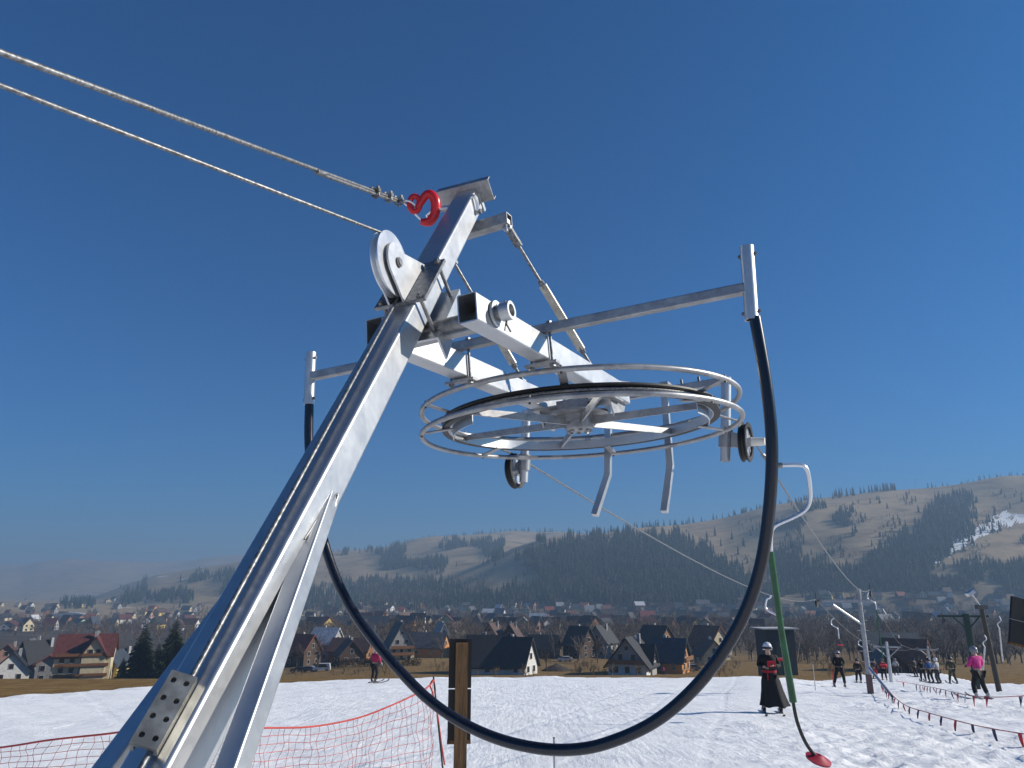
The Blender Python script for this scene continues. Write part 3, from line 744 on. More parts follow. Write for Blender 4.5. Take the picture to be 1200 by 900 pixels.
T1 = thing('lift_tower', t1b, 'galvanised lift tower with a crossarm and slanting stay, nearest on the snow', 'lift tower', 'lift towers down the piste')
MB().tube([t1b, t1b+UP*t1h], [.10, .082], 20).build('pole', GALVD, T1)
armc = t1b+UP*(t1h-.55)
sL = at(957, 707, Z1+.75); sR = at(1020, 696, Z1-.5)
MB().shs(sL+UP*.1, sR-UP*.25, Lh_, UP, .05, .05, .01).build('crossarm', GALVD, T1)
MB().cyl(at(976, 708.5, Z1+.4), t1b+UP*(t1h-1.35), .04, 10).build('arm_brace', GALV, T1)
sheave_set('sheave_assembly', sL, T1); sheave_set('sheave_assembly', sR, T1)
MB().cyl(at(1019, 783, Z1-.25), at(1057, 827, 24.5)-UP*.1, .055, 12).build('ground_stay', GALV, T1)
lad = MB()
for k in range(9):
    c = t1b+UP*(.6+k*.38); lad.cyl(c-Wh*.2, c+Wh*.2, .014, 6)
lad.split('climbing_rung', GALV, T1)
MB().shs(t1b, t1b+UP*.9, Wh, Lh_, .112, .112, .01).build('pole_padding', mat('faded_padding', (.16, .10, .10), .8), T1)
towers = []
for px, Z, top, lab in ((1045, 52., 752, 'second lift tower, a small T shape behind the first tower'), (1092, 76., 757, 'farthest lift tower, thin T shape above the queue of skiers')):
    b = on_ground(px, Z, -.1); h = up_to(b, top)
    t = thing('lift_tower', b, lab, 'lift tower', 'lift towers down the piste')
    MB().tube([b, b+UP*h], [.13, .10], 14).build('pole', GALV, t)
    c = b+UP*(h-.35); MB().shs(c-Wh*1.0, c+Wh*1.0, Lh_, UP, .06, .06, .01).build('crossarm', GALVD, t)
    MB().cyl(c-Wh*.8, b+UP*(h-1.1), .04, 8).cyl(c+Wh*.8, b+UP*(h-1.1), .04, 8).build('arm_brace', GALVD, t)
    sheave_set('sheave_assembly', c-Wh*.95, t); sheave_set('sheave_assembly', c+Wh*.95, t); towers.append((c-Wh*.95, c+Wh*.95))
def sagline(a, b, sag, n=28):
    return [a+(b-a)*t-UP*(4*sag*t*(1-t)) for t in np.linspace(0, 1, n)]
lp, la = SHEAVE[0]; rp, ra_ = SHEAVE[1]
ropeL = sagline(lp+N*.118, sL+UP*.16, .42, 40); ropeR = sagline(rp+N*.118, sR+UP*.16, .42, 40)
wheelL = wp(.752, 178, .053); wheelR = wp(.752, -2, .053)
arc = [wp(.748, a, .053) for a in np.linspace(0, 180, 2)]
back = [wp(.749, a, .053) for a in np.linspace(-4, -176, 60)]
HRP = MB()
pathR = list(reversed(ropeR)); full = pathR+[rp+N*.122-L*.03]+back+[lp+N*.122-L*.03]+ropeL
HRP.tube(full, .0075, 8)
for i in range(len(towers)):
    pl, pr = ((sL, sR) if i == 0 else towers[i-1]); ql, qr = towers[i]
    HRP.tube(sagline(pl+UP*.16, ql+UP*.16, .35), .0075, 6).tube(sagline(pr+UP*.16, qr+UP*.16, .35), .0075, 6)
hro2 = HRP.build('haul_rope', CABLE, fix=False)
tag(hro2, 'thin steel haul rope running from the big wheel down over the lift towers', 'cable')

# ------------------------------------------------------------------ platter hangers
def nearest_on(path, px):
    best = None
    for a, b in zip(path, path[1:]):
        for t in np.linspace(0, 1, 40):
            p = a+(b-a)*t; e = abs(proj(p)[0]-px)
            if best is None or e < best[0]: best = (e, p)
    return best[1]
hp0 = nearest_on(ropeR, 893.5)
Zp = proj(hp0)[2]
PH = thing('platter_hanger', hp0, 'green platter hanger with a red disc, nearest to the big wheel', 'ski tow hanger', 'platter hangers on the haul rope')
a_ = lambda x, y, dz=0: at(x, y, Zp+dz)
MB().tube(smooth_path([a_(905, 545.5), a_(935, 545), a_(944, 548), a_(948, 560), a_(949.5, 584), a_(944, 597), a_(930, 606), a_(908, 616.5), a_(903.5, 628), a_(903.5, 652)], 6), .0145, 14).build('hook_bow', ZINC, PH)
MB().cyl(hp0, a_(906, 545.5), .014, 12).cyl(a_(899, 545.5), a_(916, 545.5), .021, 14).build('rope_grip', STEEL, PH)
MB().tube([a_(903, 646), a_(915, 735), a_(929.5, 822)], [.0225, .0225, .026], 16).build('pole', GREENP, PH)
MB().tube(smooth_path([a_(929, 820), a_(934, 845), a_(944, 870), a_(957, 888)], 6), .0125, 12).build('spring_rod', RUBBER, PH)
dc_ = a_(959, 890); dn = unit(np.array([.22, -.30, .92]))
MB().lathe(dc_, dn, [(.012, -.02), (.05, -.022), (.085, -.008), (.088, .006), (.06, .014), (.03, .03), (.012, .034)], 32).build('platter', mat('dull_red_plastic', (.36, .012, .035), .5), PH)
def small_hanger(p, label, hook_h=.55, pole=1.1, mcol=GREENP, lean=0.):
    t = thing('platter_hanger', p, label, 'ski tow hanger', 'platter hangers on the haul rope')
    s_ = lambda w, z: p+Wh*w*1.0+UP*z
    MB().tube(smooth_path([s_(0, 0), s_(-.02, -.05), s_(-.10, -.1), s_(-.12, -.30), s_(.10, -.44), s_(.13, -hook_h)], 5), .022, 8).build('hook_bow', ZINC, t)
    q = s_(.13, -hook_h); e = q-UP*pole+Wh*lean
    MB().cyl(q, e, .022, 8).build('pole', mcol, t)
    MB().cyl(e-UP*.02, e-UP*.25+Lh_*.1, .01, 6).build('spring_rod', RUBBER, t)
    MB().disc(e-UP*.28+Lh_*.1, UP, .12, .05, 16).build('platter', REDP, t)
ropeL2 = sagline(sL+UP*.16, towers[0][0]+UP*.16, .35); ropeR2 = sagline(sR+UP*.16, towers[0][1]+UP*.16, .35)
small_hanger(nearest_on(ropeL, 903), 'white hooked hanger behind the green pole, high on the left rope', .6, .5, ZINC)
small_hanger(sR+Lh_*.7+UP*.12, 'green pole hanger hanging beside the nearest lift tower', .7, 1.7, GREENP)
small_hanger(nearest_on(ropeL2, 977), 'hooked hanger above the skier dressed in black', .55, .35, ZINC)
small_hanger(nearest_on(ropeL2, 1008), 'small hooked hanger just left of the nearest tower pole', .55, .5, GREENP)

# ------------------------------------------------------------------ the second lift on the right: dark green T post, leaning lamp post, hanging poles
b = on_ground(1146, 34., -.1); b2_ = np.array([b[0], b[1], b[2]]); h = up_to(b, 719)
t = thing('tow_post', b, 'dark green T shaped post behind the skier in pink', 'lift tower')
tp = b+UP*h
MB().shs(b, tp, Wh, Lh_, .13, .13, .01).build('post', DKGREEN, t)
ax = unit((1, -.1, 0)); MB().shs(tp-UP*.12-ax*1.25, tp-UP*.12+ax*1.0, (0, 1, 0), UP, .05, .05, .01).build('crossarm', DKGREEN, t)
MB().cyl(tp-UP*.15-ax*.6, tp-UP*.75, .035, 8).cyl(tp-UP*.15+ax*.6, tp-UP*.75, .035, 8).build('arm_brace', DKGREEN, t)
for k in (-1.05, .85): MB().lathe(tp-UP*.36+ax*k, ax, [(.02, -.03), (.13, -.03), (.11, 0), (.13, .03), (.02, .03)], 20).box(tp-UP*.22+ax*k, (ax, (0, 1, 0), UP), (.03, .03, .14)).build('sheave', RUST, t)
b = on_ground(1172, 30.5, -.1); tip = at(1150, 712, 30.5)
t = thing('lamp_post', b, 'dark leaning lamp post with a floodlight on a bent arm', 'lamp post')
MB().tube([b, tip], [.11, .085], 12).build('pole', mat('weathered_dark_post', (.035, .033, .03), .7), t)
MB().cyl(tip-UP*.05, at(1139, 697, 30.5), .04, 10).build('arm', GALVD, t)
MB().box(at(1137, 695, 30.5), (unit((1, 0, .6)), (0, 1, 0), unit((-.6, 0, 1))), (.16, .12, .07)).build('floodlight', GALV, t)
MB().box(tip+UP*.02, ((1, 0, 0), (0, 1, 0), UP), (.2, .12, .08)).build('cable_head', RUST, t)
for (x0, y0, x1, y1, Z, lab) in ((1171, 736, 1175, 775, 32., 'pale pole hanging at the right of the leaning lamp post'), (1154, 758, 1151, 798, 28.6, 'pale tow pole right beside the skier in pink')):
    t = thing('tow_hanger', at(x0, y0, Z), lab, 'ski tow hanger', 'hanging tow poles at the right')
    MB().cyl(at(x0, y0, Z), at(x1, y1, Z), .03, 10).build('pole', mat('pale_pole', (.62, .62, .6), .5), t)
    MB().tube(smooth_path([at(x0, y0, Z), at(x0-2, y0-5, Z), at(x0+2, y0-9, Z), at(x0, y0-14, Z)], 5), .02, 8).build('hook_bow', ZINC, t)

# ------------------------------------------------------------------ boards, stakes, nets
def board_sign(name, px0, px1, py0, py1, Z, ppx, ptop, label, lean=0.):
    c = at((px0+px1)/2, (py0+py1)/2, Z); w = (px1-px0)/FPX*Z/2; h = (py1-py0)/FPX*Z/2*1.02
    gb = np.array([c[0], c[1], gz(c[0], c[1])])
    t = thing(name, gb, label, 'sign'); u = unit((lean, 0, 1)); X = unit(np.array([1, .12, -lean])); Y = np.cross(u, X)
    bs = MB(); bs.box(c+u*h*.5+u*.003, (X, Y, u), (w, .012, h*.495)); bs.build('panel', BLACKB, t)
    bs = MB(); bs.box(c-u*h*.5-u*.003, (X, Y, u), (w, .012, h*.495)); bs.build('panel', BLACKB, t)
    MB().box(c-u*(h+.011), (X, Y, u), (w*1.02, .016, .011)).build('bottom_batten', WOODB, t)
    pc_ = c+X*((ppx-(px0+px1)/2)/FPX*Z)-Y*.055 if Y[1] > 0 else c+X*((ppx-(px0+px1)/2)/FPX*Z)+Y*.055
    top = pc_+u*(h*ptop); bot = pc_-u*(pc_[2]-gb[2]+.4)
    MB().box((top+bot)/2, (X, Y, u), (.041, .036, np.linalg.norm(top-bot)/2)).build('post', WOODB, t)
    return t
board_sign('notice_board', 525.5, 552, 753, 861, 5.0, 540, .93, 'dark narrow board on a brown wooden post, seen from behind below the wheel')
board_sign('notice_board', 1182, 1236, 706, 757, 6.5, 1222, 1.12, 'dark board tilted on its post at the right edge', .24)
b = on_ground(650, 9.0, -.2); q = thing('metal_stake', b, 'thin grey metal stake in the snow under the hose', 'stake')
MB().cyl(b, b+UP*up_to(b, 865), .0125, 10).build('rod', GALVD, q); MB().cyl(b+UP*(up_to(b, 865)), b+UP*(up_to(b, 865)+.01), .016, 10).build('cap', RUST, q)

def net(name, label, tops, drop, cols, end_stake=None, side_end=None):
    P = smooth_path(tops, 12); P = [np.asarray(p) for p in P]
    d = np.concatenate([[0], np.cumsum([np.linalg.norm(b-a) for a, b in zip(P, P[1:])])])
    def pt(s_): return np.array([np.interp(s_, d, [p[k] for p in P]) for k in range(3)])
    root = thing(name, (P[0][0], P[0][1], gz(P[0][0], P[0][1])), label, 'net', 'red nets along the piste')
    MB().tube(P, .011, 8).build('top_rope', NETR, root)
    n = cols; hN = MB(); nrow = 9; r_ = np.random.default_rng(len(tops)*7+cols)
    gridp = []
    for i in range(n+1):
        s_ = d[-1]*i/n; p = pt(s_); gd = gz(p[0], p[1])+.02; hh = max(p[2]-gd, .05); col = []
        for j in range(nrow+1):
            f = j/nrow; z = p[2]-min(drop, hh)*f
            wob = .018*math.sin(i*1.7+j*1.1)+.012*math.sin(j*2.3+i*.6)
            col.append(np.array([p[0]+wob+.10*f*math.sin(i*.45), p[1]+.05*math.sin(i*.8+j*.5)-.12*f, z]))
        gridp.append(col)
    hr_, vt = MB(), MB()
    for j in range(1, nrow+1): hr_.tube([c[j] for c in gridp], .0031, 4, cap=False)
    for c in gridp: vt.tube(c, .0027, 4, cap=False)
    tag(hr_.build('net_rows', NETR, root, smooth=0, fix=False), kind='stuff'); tag(vt.build('net_columns', NETD, root, smooth=0, fix=False), kind='stuff')
    return root
stk0 = on_ground(522, 10.0, -.2); stk1 = at(508, 793, 10.2)
nr = net('safety_net', 'sagging red net hung from a thin black stake right of the mast', [at(509, 797, 10.15), at(500, 806, 10.0), at(484, 815, 9.8), at(460, 826, 9.55), at(430, 838, 9.3), at(400, 846, 9.05), at(360, 852, 8.75), at(310, 853, 8.4), at(255, 853, 8.05)], 1.15, 34)
MB().tube([stk0, stk1], .012, 8).build('stake', RUBBER, nr)
rt = MB(); rt.tube(smooth_path([at(508, 796, 10.15), at(504, 803, 10.1), at(507, 812, 10.12), at(513, 840, 10.1), at(517, 870, 10.1), at(521, 896, 10.05)], 6), .012, 8); rt.build('end_rope', NETR, nr)
net('safety_net', 'red net in the bottom left corner, running behind the steel mast', [at(205, 851, 8.2), at(160, 855, 8.3), at(125, 860, 8.4), at(60, 867, 8.5), at(0, 876, 8.6), at(-60, 880, 8.7), at(-130, 876, 8.8)], .9, 28)

# ------------------------------------------------------------------ bunting
FL = [mat('red_pennant', (.6, .02, .03), .7), mat('navy_pennant', (.02, .03, .10), .7), mat('white_pennant', (.6, .62, .66), .7)]
def bunting(label, pts, sz, n, cols):
    P = smooth_path([np.asarray(p) for p in pts], 10); d = np.concatenate([[0], np.cumsum([np.linalg.norm(b-a) for a, b in zip(P, P[1:])])])
    t = thing('bunting', P[0], label, 'bunting', 'pennant strings at the lift track')
    MB().tube(P, .010, 6).build('cord', mat('red_cord', (.4, .06, .06), .8), t); r_ = random.Random(len(label))
    for i in range(n):
        s0 = d[-1]*(i+.5)/n; p = np.array([np.interp(s0, d, [q[k] for q in P]) for k in range(3)]); p2 = np.array([np.interp(s0+sz*.55, d, [q[k] for q in P]) for k in range(3)])
        tip = (p+p2)/2-UP*sz*r_.uniform(.8, 1.25)+np.array([r_.uniform(-.3, .3), r_.uniform(-.2, .2), 0])*sz
        e = unit(p2-p); nrm = np.cross(e, UP)
        mid = (p+p2+tip)/3+nrm*sz*.12
        f = MB(); f.add([p, p2, tip, mid], [(0, 1, 3), (1, 2, 3), (2, 0, 3)]); f.add([p+nrm*.006, p2+nrm*.006, tip+nrm*.006, mid+nrm*.006], [(1, 0, 3), (2, 1, 3), (0, 2, 3)])
        f.build('pennant', FL[cols[i % len(cols)]], t, smooth=0, fix=False)
def gp(px, py, h):                    # point whose foot on the snow is at picture row py, raised h
    q, _ = hits([px], [py], 4., 200.); return q[0]+UP*h
bunting('string of red, navy and white pennants sagging across the snow, upper of the two', [gp(1052, 812, .5), gp(1075, 812, .35), gp(1100, 820, .38), gp(1130, 830, .4), gp(1165, 838, .45), gp(1215, 838, .5)], .26, 17, [0, 1, 0, 2, 0, 0, 1, 0, 2, 1])
bunting('string of dark red and navy pennants lying low on the snow, nearest to the front', [gp(1034, 814, .45), gp(1048, 829, .34), gp(1064, 840, .27), gp(1090, 850, .27), gp(1130, 864, .28), gp(1165, 875, .3), gp(1215, 889, .34)], .26, 20, [1, 0, 1, 1, 0])
stakes = MB()
for px, py, h in ((941, 800, .0),): pass
for px, row, hh, lab in ((956, 812, 1.15, 'thin pale slalom stake left of the skier in black'), (977, 806, 1.1, 'thin red slalom stake right behind the skier in black')):
    q, _ = hits([px], [row], 4., 200.); q = q[0]
    s_ = thing('piste_stake', q, lab, 'stake'); MB().cyl(q-UP*.1, q+UP*hh, .016, 8).build('rod', mat('pale_stake', (.5, .45, .42), .6) if 'pale' in lab else REDP, s_)
    MB().cyl(q+UP*hh, q+UP*(hh+.03), .022, 8).build('cap', RUST, s_)
q, _ = hits([932], [790], 4., 200.); q = q[0]
s_ = thing('flag_pole', q, 'slanting pale pole with an orange flag beyond the robed skier', 'flag'); e = at(938, 747, proj(q)[2])
MB().cyl(q, e, .05, 8).build('pole', mat('pale_pole', (.62, .62, .6), .5), s_)
MB().plate([at(927, 764, proj(q)[2]+.2), at(934, 764, proj(q)[2]+.2), at(933, 776, proj(q)[2]+.2), at(928, 776, proj(q)[2]+.2)], (0, 1, 0), .03).build('flag', mat('orange_flag', (.7, .16, .05), .7), s_)
# ================================================================== trees
FOL = mat('spruce_needles', (.030, .048, .022), .85, 0, .5, 1.2, spec=.15)
FOL2 = mat('spruce_needles_far', (.036, .050, .026), .9, 0, .5, .25, spec=.1)
BARK = mat('bark', (.09, .07, .055), .9, 0, .3, 6)
TWIG = mat('bare_twigs', (.155, .115, .09), .9, 0, .4, .35, spec=.1)
TWIG2 = mat('grey_bare_twigs', (.17, .14, .12), .9, 0, .4, .25, spec=.1)
def spruce_arrays(h, r, seed, tiers, k, jag=.35):      # far tree: a stack of ragged drooping skirts
    rr = random.Random(seed); v = []; f = []
    for t in range(tiers):
        a = t/tiers; z0 = h*(.06+.94*a); z1 = min(h, z0+h*1.55/tiers); ra = r*(1-a)**.9*rr.uniform(.8, 1.15)
        o = len(v); v.append((0, 0, z1)); ph = rr.uniform(0, 6)
        for j in range(k):
            q = 2*PI*j/k+ph; q_ = ra*(1 if j % 2 == 0 else 1-jag)*rr.uniform(.75, 1.15); v.append((q_*math.cos(q), q_*math.sin(q), z0-(h*.03 if j % 2 == 0 else -h*.03)*rr.uniform(.5, 1.5)))
        f += [(o, o+1+j, o+1+(j+1) % k) for j in range(k)]
    return np.array(v), f
def spruce_detail(h, r, seed, whorls=34, per=11):      # near tree: drooping boughs of small needle sprays
    rr = random.Random(seed); m = MB()
    for i in range(whorls):
        a = i/(whorls-1); z = h*(.07+.92*a); L_ = r*(1-a)**.85*rr.uniform(.75, 1.1)+.15
        for j in range(max(4, int(per*(1-.5*a)))):
            q = rr.uniform(0, 2*PI); d = np.array([math.cos(q), math.sin(q), 0]); s_ = np.array([-d[1], d[0], 0]); ln = L_*rr.uniform(.55, 1.12)
            for b in range(5):
                t0 = b/5; p = d*ln*t0+UP*(z-.25*ln*t0-.10*ln*t0*t0); 
                for sd_ in (-1, 1):
                    tip = p+d*ln*.28+s_*sd_*ln*.22*(1-t0*.6)*rr.uniform(.6, 1.3)-UP*ln*rr.uniform(.05, .18)
                    m.add([p-UP*.02, p+d*ln*.16, tip], [(0, 1, 2)])
                m.add([p, p+d*ln*.3-UP*ln*.09+s_*ln*.05, p+d*ln*.24-UP*ln*rr.uniform(.12, .25)], [(0, 1, 2)])
    return m
def bare_arrays(h, seed, n=46, spread=.38, wd_=.05):
    rr = random.Random(seed); v = []; f = []
    def stick(a, b, w0, w1):
        a = np.array(a); b = np.array(b); d = unit(b-a); s_ = unit(np.cross(d, (rr.uniform(-1, 1), rr.uniform(-1, 1), .3))); t_ = np.cross(d, s_); o = len(v)
        for c, w_ in ((a, w0), (b, w1)):
            for ang in (0, 2.1, 4.2): v.append(tuple(c+(s_*math.cos(ang)+t_*math.sin(ang))*w_))
        for i in range(3): f.append((o+i, o+(i+1) % 3, o+3+(i+1) % 3, o+3+i))
    stick((0, 0, -.3), (0, 0, h*.45), wd_*3.2, wd_*2)
    ends = []
    for i in range(7):
        q = rr.uniform(0, 6.28); z = h*rr.uniform(.18, .45); e = (math.cos(q)*h*spread*rr.uniform(.3, .75), math.sin(q)*h*spread*rr.uniform(.3, .75), z+h*rr.uniform(.2, .42)); stick((0, 0, z), e, wd_*1.5, wd_*.8); ends.append(((0, 0, z), e))
    for i in range(n):
        a, b = rr.choice(ends); t = rr.uniform(.35, 1); p = [a[k]+(b[k]-a[k])*t for k in range(3)]
        e = [p[0]+rr.gauss(0, h*.10), p[1]+rr.gauss(0, h*.10), p[2]+abs(rr.gauss(h*.12, h*.09))]; stick(p, e, wd_*.75, wd_*.3)
        for _ in range(2):
            t = rr.uniform(.3, .9); p2 = [p[k]+(e[k]-p[k])*t for k in range(3)]; stick(p2, [p2[0]+rr.gauss(0, h*.06), p2[1]+rr.gauss(0, h*.06), p2[2]+abs(rr.gauss(h*.06, h*.05))], wd_*.5, wd_*.25)
    return np.array(v), f
def tri_quads(f): return f
def scatter(name, protos, P, H_, m, kind='stuff'):     # one mesh of many trees for a wood nobody could count
    V = []; F4 = []; o = 0; F = []
    for p, h in zip(P, H_):
        v, f = protos[rng.integers(len(protos))]; a = rng.uniform(0, 2*PI); c, s_ = math.cos(a), math.sin(a); sx = h*rng.uniform(.85, 1.2)
        V.append(np.stack([(v[:, 0]*c-v[:, 1]*s_)*sx+p[0], (v[:, 0]*s_+v[:, 1]*c)*sx+p[1], v[:, 2]*h+p[2]-.3], 1)); F.append((f, o)); o += len(v)
    V = np.concatenate(V); idx = np.concatenate([np.asarray(f, np.int32).reshape(-1)+o_ for f, o_ in F]); k = len(F[0][0][0])
    nf = len(idx)//k; me = bpy.data.meshes.new(name); me.vertices.add(len(V)); me.vertices.foreach_set('co', V.reshape(-1)); me.loops.add(len(idx)); me.loops.foreach_set('vertex_index', idx)
    me.polygons.add(nf); me.polygons.foreach_set('loop_start', np.arange(0, nf*k, k, dtype=np.int32)); me.polygons.foreach_set('loop_total', np.full(nf, k, dtype=np.int32)); me.update(calc_edges=True); me.validate()
    me.materials.append(m); ob = bpy.data.objects.new(name, me); COL.objects.link(ob); return tag(ob, kind=kind)
SP = [spruce_arrays(1., .20*random.uniform(.8, 1.25), i, 5, 8) for i in range(8)]
SPN = [spruce_arrays(1., .20, 20+i, 7, 10) for i in range(5)]
BT = [bare_arrays(1., 60+i, 15, .36, .011) for i in range(6)]
def inpoly(px, py, poly):
    x, y = np.asarray(px), np.asarray(py); c = np.zeros(x.shape, bool); n = len(poly)
    for i in range(n):
        (x1, y1), (x2, y2) = poly[i], poly[(i+1) % n]; k = ((y1 > y) != (y2 > y)); c ^= k & (x < (x2-x1)*(y-y1)/((y2-y1) if y2 != y1 else 1e-9)+x1)
    return c
def fill(poly, n, thin=0.):
    xs = [a for a, _ in poly]; y_ = [b for _, b in poly]; px = rng.uniform(min(xs), max(xs), n*4); py = rng.uniform(min(y_), max(y_), n*4); w_ = .035*min(max(xs)-min(xs), 150); k = inpoly(px+w_*(np.sin(py*.37+px*.11)+.8*np.sin(px*.23-py*.61)+.6*rng.normal(size=len(px))), py+w_*.8*(np.sin(px*.19+1)+.8*np.sin(px*.47+py*.3)+.5*rng.normal(size=len(px))), poly)
    if thin: k &= (np.sin(px*.11+py*.05)+np.sin(px*.047-py*.13+2)+.7*np.sin(py*.31+px*.02)) > thin
    px, py = px[k][:n], py[k][:n]; P, ok = hits(px, py); return P[ok]
def wood(name, poly, n, hlo, hhi, m, protos, thin=0., label=None):
    P = fill(poly, n, thin); o = scatter(name, protos, P, rng.uniform(hlo, hhi, len(P)), m)
    o['label'] = label; return o
wood('spruce_wood', [(610, 652), (650, 640), (700, 630), (760, 624), (800, 632), (832, 650), (862, 672), (895, 690), (912, 712), (560, 712), (585, 700), (640, 688), (628, 668)], 4600, 8, 21, FOL2, SP, label='dense dark spruce wood covering the hillside above the middle of the village')
wood('spruce_wood', [(380, 688), (440, 678), (520, 682), (560, 700), (600, 708), (600, 716), (330, 716), (330, 700)], 1500, 9, 16, FOL2, SP, label='dark strip of spruce wood at the hill foot left of the brown field')
wood('spruce_wood', [(1000, 676), (1028, 652), (1046, 634), (1076, 626), (1090, 600), (1104, 580), (1140, 580), (1146, 606), (1136, 634), (1112, 644), (1100, 660), (1072, 680), (1060, 694), (1005, 694)], 1700, 7, 19, FOL2, SP, label='dark spruce wood climbing the right hill left of the snow streak')
wood('spruce_wood', [(905, 650), (930, 640), (955, 660), (1000, 668), (1005, 696), (905, 700)], 700, 8, 14, FOL2, SP, .0, label='mixed wood on the lower right hill behind the green pole')
wood('spruce_wood', [(1060, 676), (1120, 662), (1200, 660), (1260, 662), (1260, 694), (1060, 696)], 1000, 8, 13, FOL2, SP, -.6, label='wood along the foot of the right hill at the right edge')
wood('spruce_wood', [(905, 598), (950, 588), (1000, 606), (990, 626), (930, 622), (905, 615)], 330, 8, 13, FOL2, SP, .2, label='belt of spruces across the upper right hill meadow')
wood('spruce_wood', [(400, 652), (450, 646), (520, 638), (560, 634), (600, 632), (640, 632), (640, 644), (590, 650), (540, 660), (470, 672), (440, 660), (400, 664)], 1200, 12, 20, FOL2, SP, .5, label='thin wood in strips on the far middle hill')
wood('spruce_wood', [(60, 708), (150, 692), (240, 676), (290, 668), (290, 700), (100, 714)], 900, 12, 20, FOL2, SP, .2, label='hazy wood on the far slope at the left')
wood('bare_thicket', [(0, 726), (120, 722), (250, 716), (330, 716), (560, 716), (900, 716), (1200, 712), (1200, 752), (900, 752), (600, 756), (330, 752), (0, 744)], 3600, 6, 11, TWIG, BT, label='brown leafless trees and scrub growing between the village houses')
wood('bare_thicket', [(330, 752), (620, 756), (900, 752), (1200, 752), (1200, 778), (1040, 780), (860, 770), (620, 768), (330, 768)], 800, 5, 9, TWIG2, BT, label='grey leafless scrub behind the first row of houses')
wood('bare_thicket', [(480, 706), (900, 708), (1200, 690), (1200, 700), (900, 716), (480, 716)], 260, 7, 12, TWIG, BT, -.2, label='brown leafless trees along the foot of the wooded hills')

wood('mixed_wood', [(610, 652), (650, 640), (700, 630), (760, 624), (800, 632), (832, 650), (862, 672), (895, 690), (912, 712), (560, 712), (585, 700), (640, 688), (628, 668)], 1300, 9, 17, TWIG2, BT, .1, label='grey leafless trees standing among the spruces of the big dark wood')
wood('mixed_wood', [(380, 688), (440, 678), (520, 682), (560, 700), (600, 708), (600, 716), (330, 716), (330, 700)], 500, 8, 15, TWIG2, BT, -.2, label='grey leafless trees in the wooded strip left of the brown field')
wood('scattered_trees', [(845, 622), (900, 600), (1000, 588), (1100, 584), (1220, 575), (1220, 655), (1100, 660), (900, 690), (870, 660)], 420, 6, 12, FOL2, SP, .75, label='small clumps of trees dotted over the brown meadows of the right hill')
wood('dry_scrub', [(330, 779), (480, 775), (620, 773), (900, 771), (1110, 774), (1110, 789), (900, 792), (620, 792), (330, 793)], 700, .8, 2.4, mat('dry_stalks', (.24, .165, .085), .9, 0, .4, .5), BT, .3, label='tan dry scrub and weeds on the brown strip behind the snow')
wood('scattered_shrubs', [(845, 622), (900, 600), (1000, 588), (1100, 584), (1220, 575), (1220, 655), (1100, 660), (900, 690), (870, 660)], 900, 3, 7, TWIG, BT, .2, label='grey-brown leafless shrubs dotted over the meadows of the right hill')
wood('scattered_shrubs', [(380, 662), (520, 640), (640, 634), (640, 660), (600, 700), (520, 700), (380, 690)], 600, 4, 9, TWIG, BT, .5, label='grey-brown leafless shrubs in lines on the middle hill')

# single spruces one can tell apart: along the skyline and on the meadows
def tree_mesh(arr, name, m):
    mb = MB(); v, f = arr; mb.add(v, f); mb.tube([(0, 0, -.02), (0, 0, .3)], [.016, .010], 5); return mb
tproto = []
for i, a in enumerate(SPN):
    o = tree_mesh(a, 'spruce_tree', FOL2).build('spruce_tree', FOL2, smooth=0, fix=False); tproto.append(o)
used = set()
def single_tree(P, h, label, group):
    k = rng.integers(len(tproto)); src = tproto[k]
    o = src if k not in used else src.copy()
    if k in used: COL.objects.link(o)
    used.add(k); o.location = (float(P[0]), float(P[1]), float(P[2])-.2); o.scale = (h*rng.uniform(.85, 1.2),)*2+(h,); o.rotation_euler = (0, 0, rng.uniform(0, 6)); tag(o, label, 'tree', group)
def crest_points(layer, pxs, back=(-60, 10)):
    yc = LAY[layer][0]; out = []
    for q in pxs:
        y = yc+rng.uniform(*back); x = (q-600)/(FPX*1.03)*y; out.append((x, y, gz(x, y)))
    return out
def skyline(a, b, n, layer=0): return np.sort(rng.uniform(a, b, n))
for a, b, n, h0, h1 in ((985, 1066, 46, 11, 19), (905, 972, 26, 8, 15), (1072, 1112, 3, 8, 13), (1118, 1128, 3, 9, 14), (1140, 1162, 8, 6, 9), (1164, 1225, 24, 9, 14), (850, 905, 20, 7, 13), (780, 850, 18, 8, 15), (700, 785, 30, 9, 17)):
    for P in crest_points(0, skyline(a, b, n), (-95, 12)): single_tree(P, rng.uniform(h0, h1), 'dark spruce standing on or near the skyline of the right hill', 'spruces along the crest of the right hill')
for P in crest_points(1, skyline(385, 690, 110), (-90, 10)): single_tree(P, rng.uniform(13, 22), 'hazy spruce on the skyline of the middle hill behind the black hose', 'spruces along the crest of the middle hill')
mead = []
for x, y in ((1028, 586), (1031, 590), (1020, 590), (1040, 596), (1084, 606), (1086, 602), (1160, 612), (1166, 604), (1184, 596), (1198, 588), (1164, 624), (1172, 622), (1150, 626), (905, 640), (915, 644), (918, 640), (934, 646), (938, 644), (1000, 628), (1003, 624), (1022, 640), (1055, 616), (865, 650), (872, 640), (858, 632), (845, 640), (850, 655), (876, 660), (880, 628), (838, 628), (820, 640), (826, 648), (560, 686), (566, 690), (545, 692), (530, 690), (600, 694), (612, 690), (535, 664), (566, 662), (572, 660), (580, 664), (590, 654), (500, 672), (505, 668), (512, 674), (1110, 618), (1130, 646)):
    mead.append((x, y))
P, ok = hits([a for a, _ in mead], [b for _, b in mead])
for q in P[ok]: single_tree(q, rng.uniform(10, 17), 'single dark spruce out on a brown hill meadow', 'spruces scattered on the hill meadows')
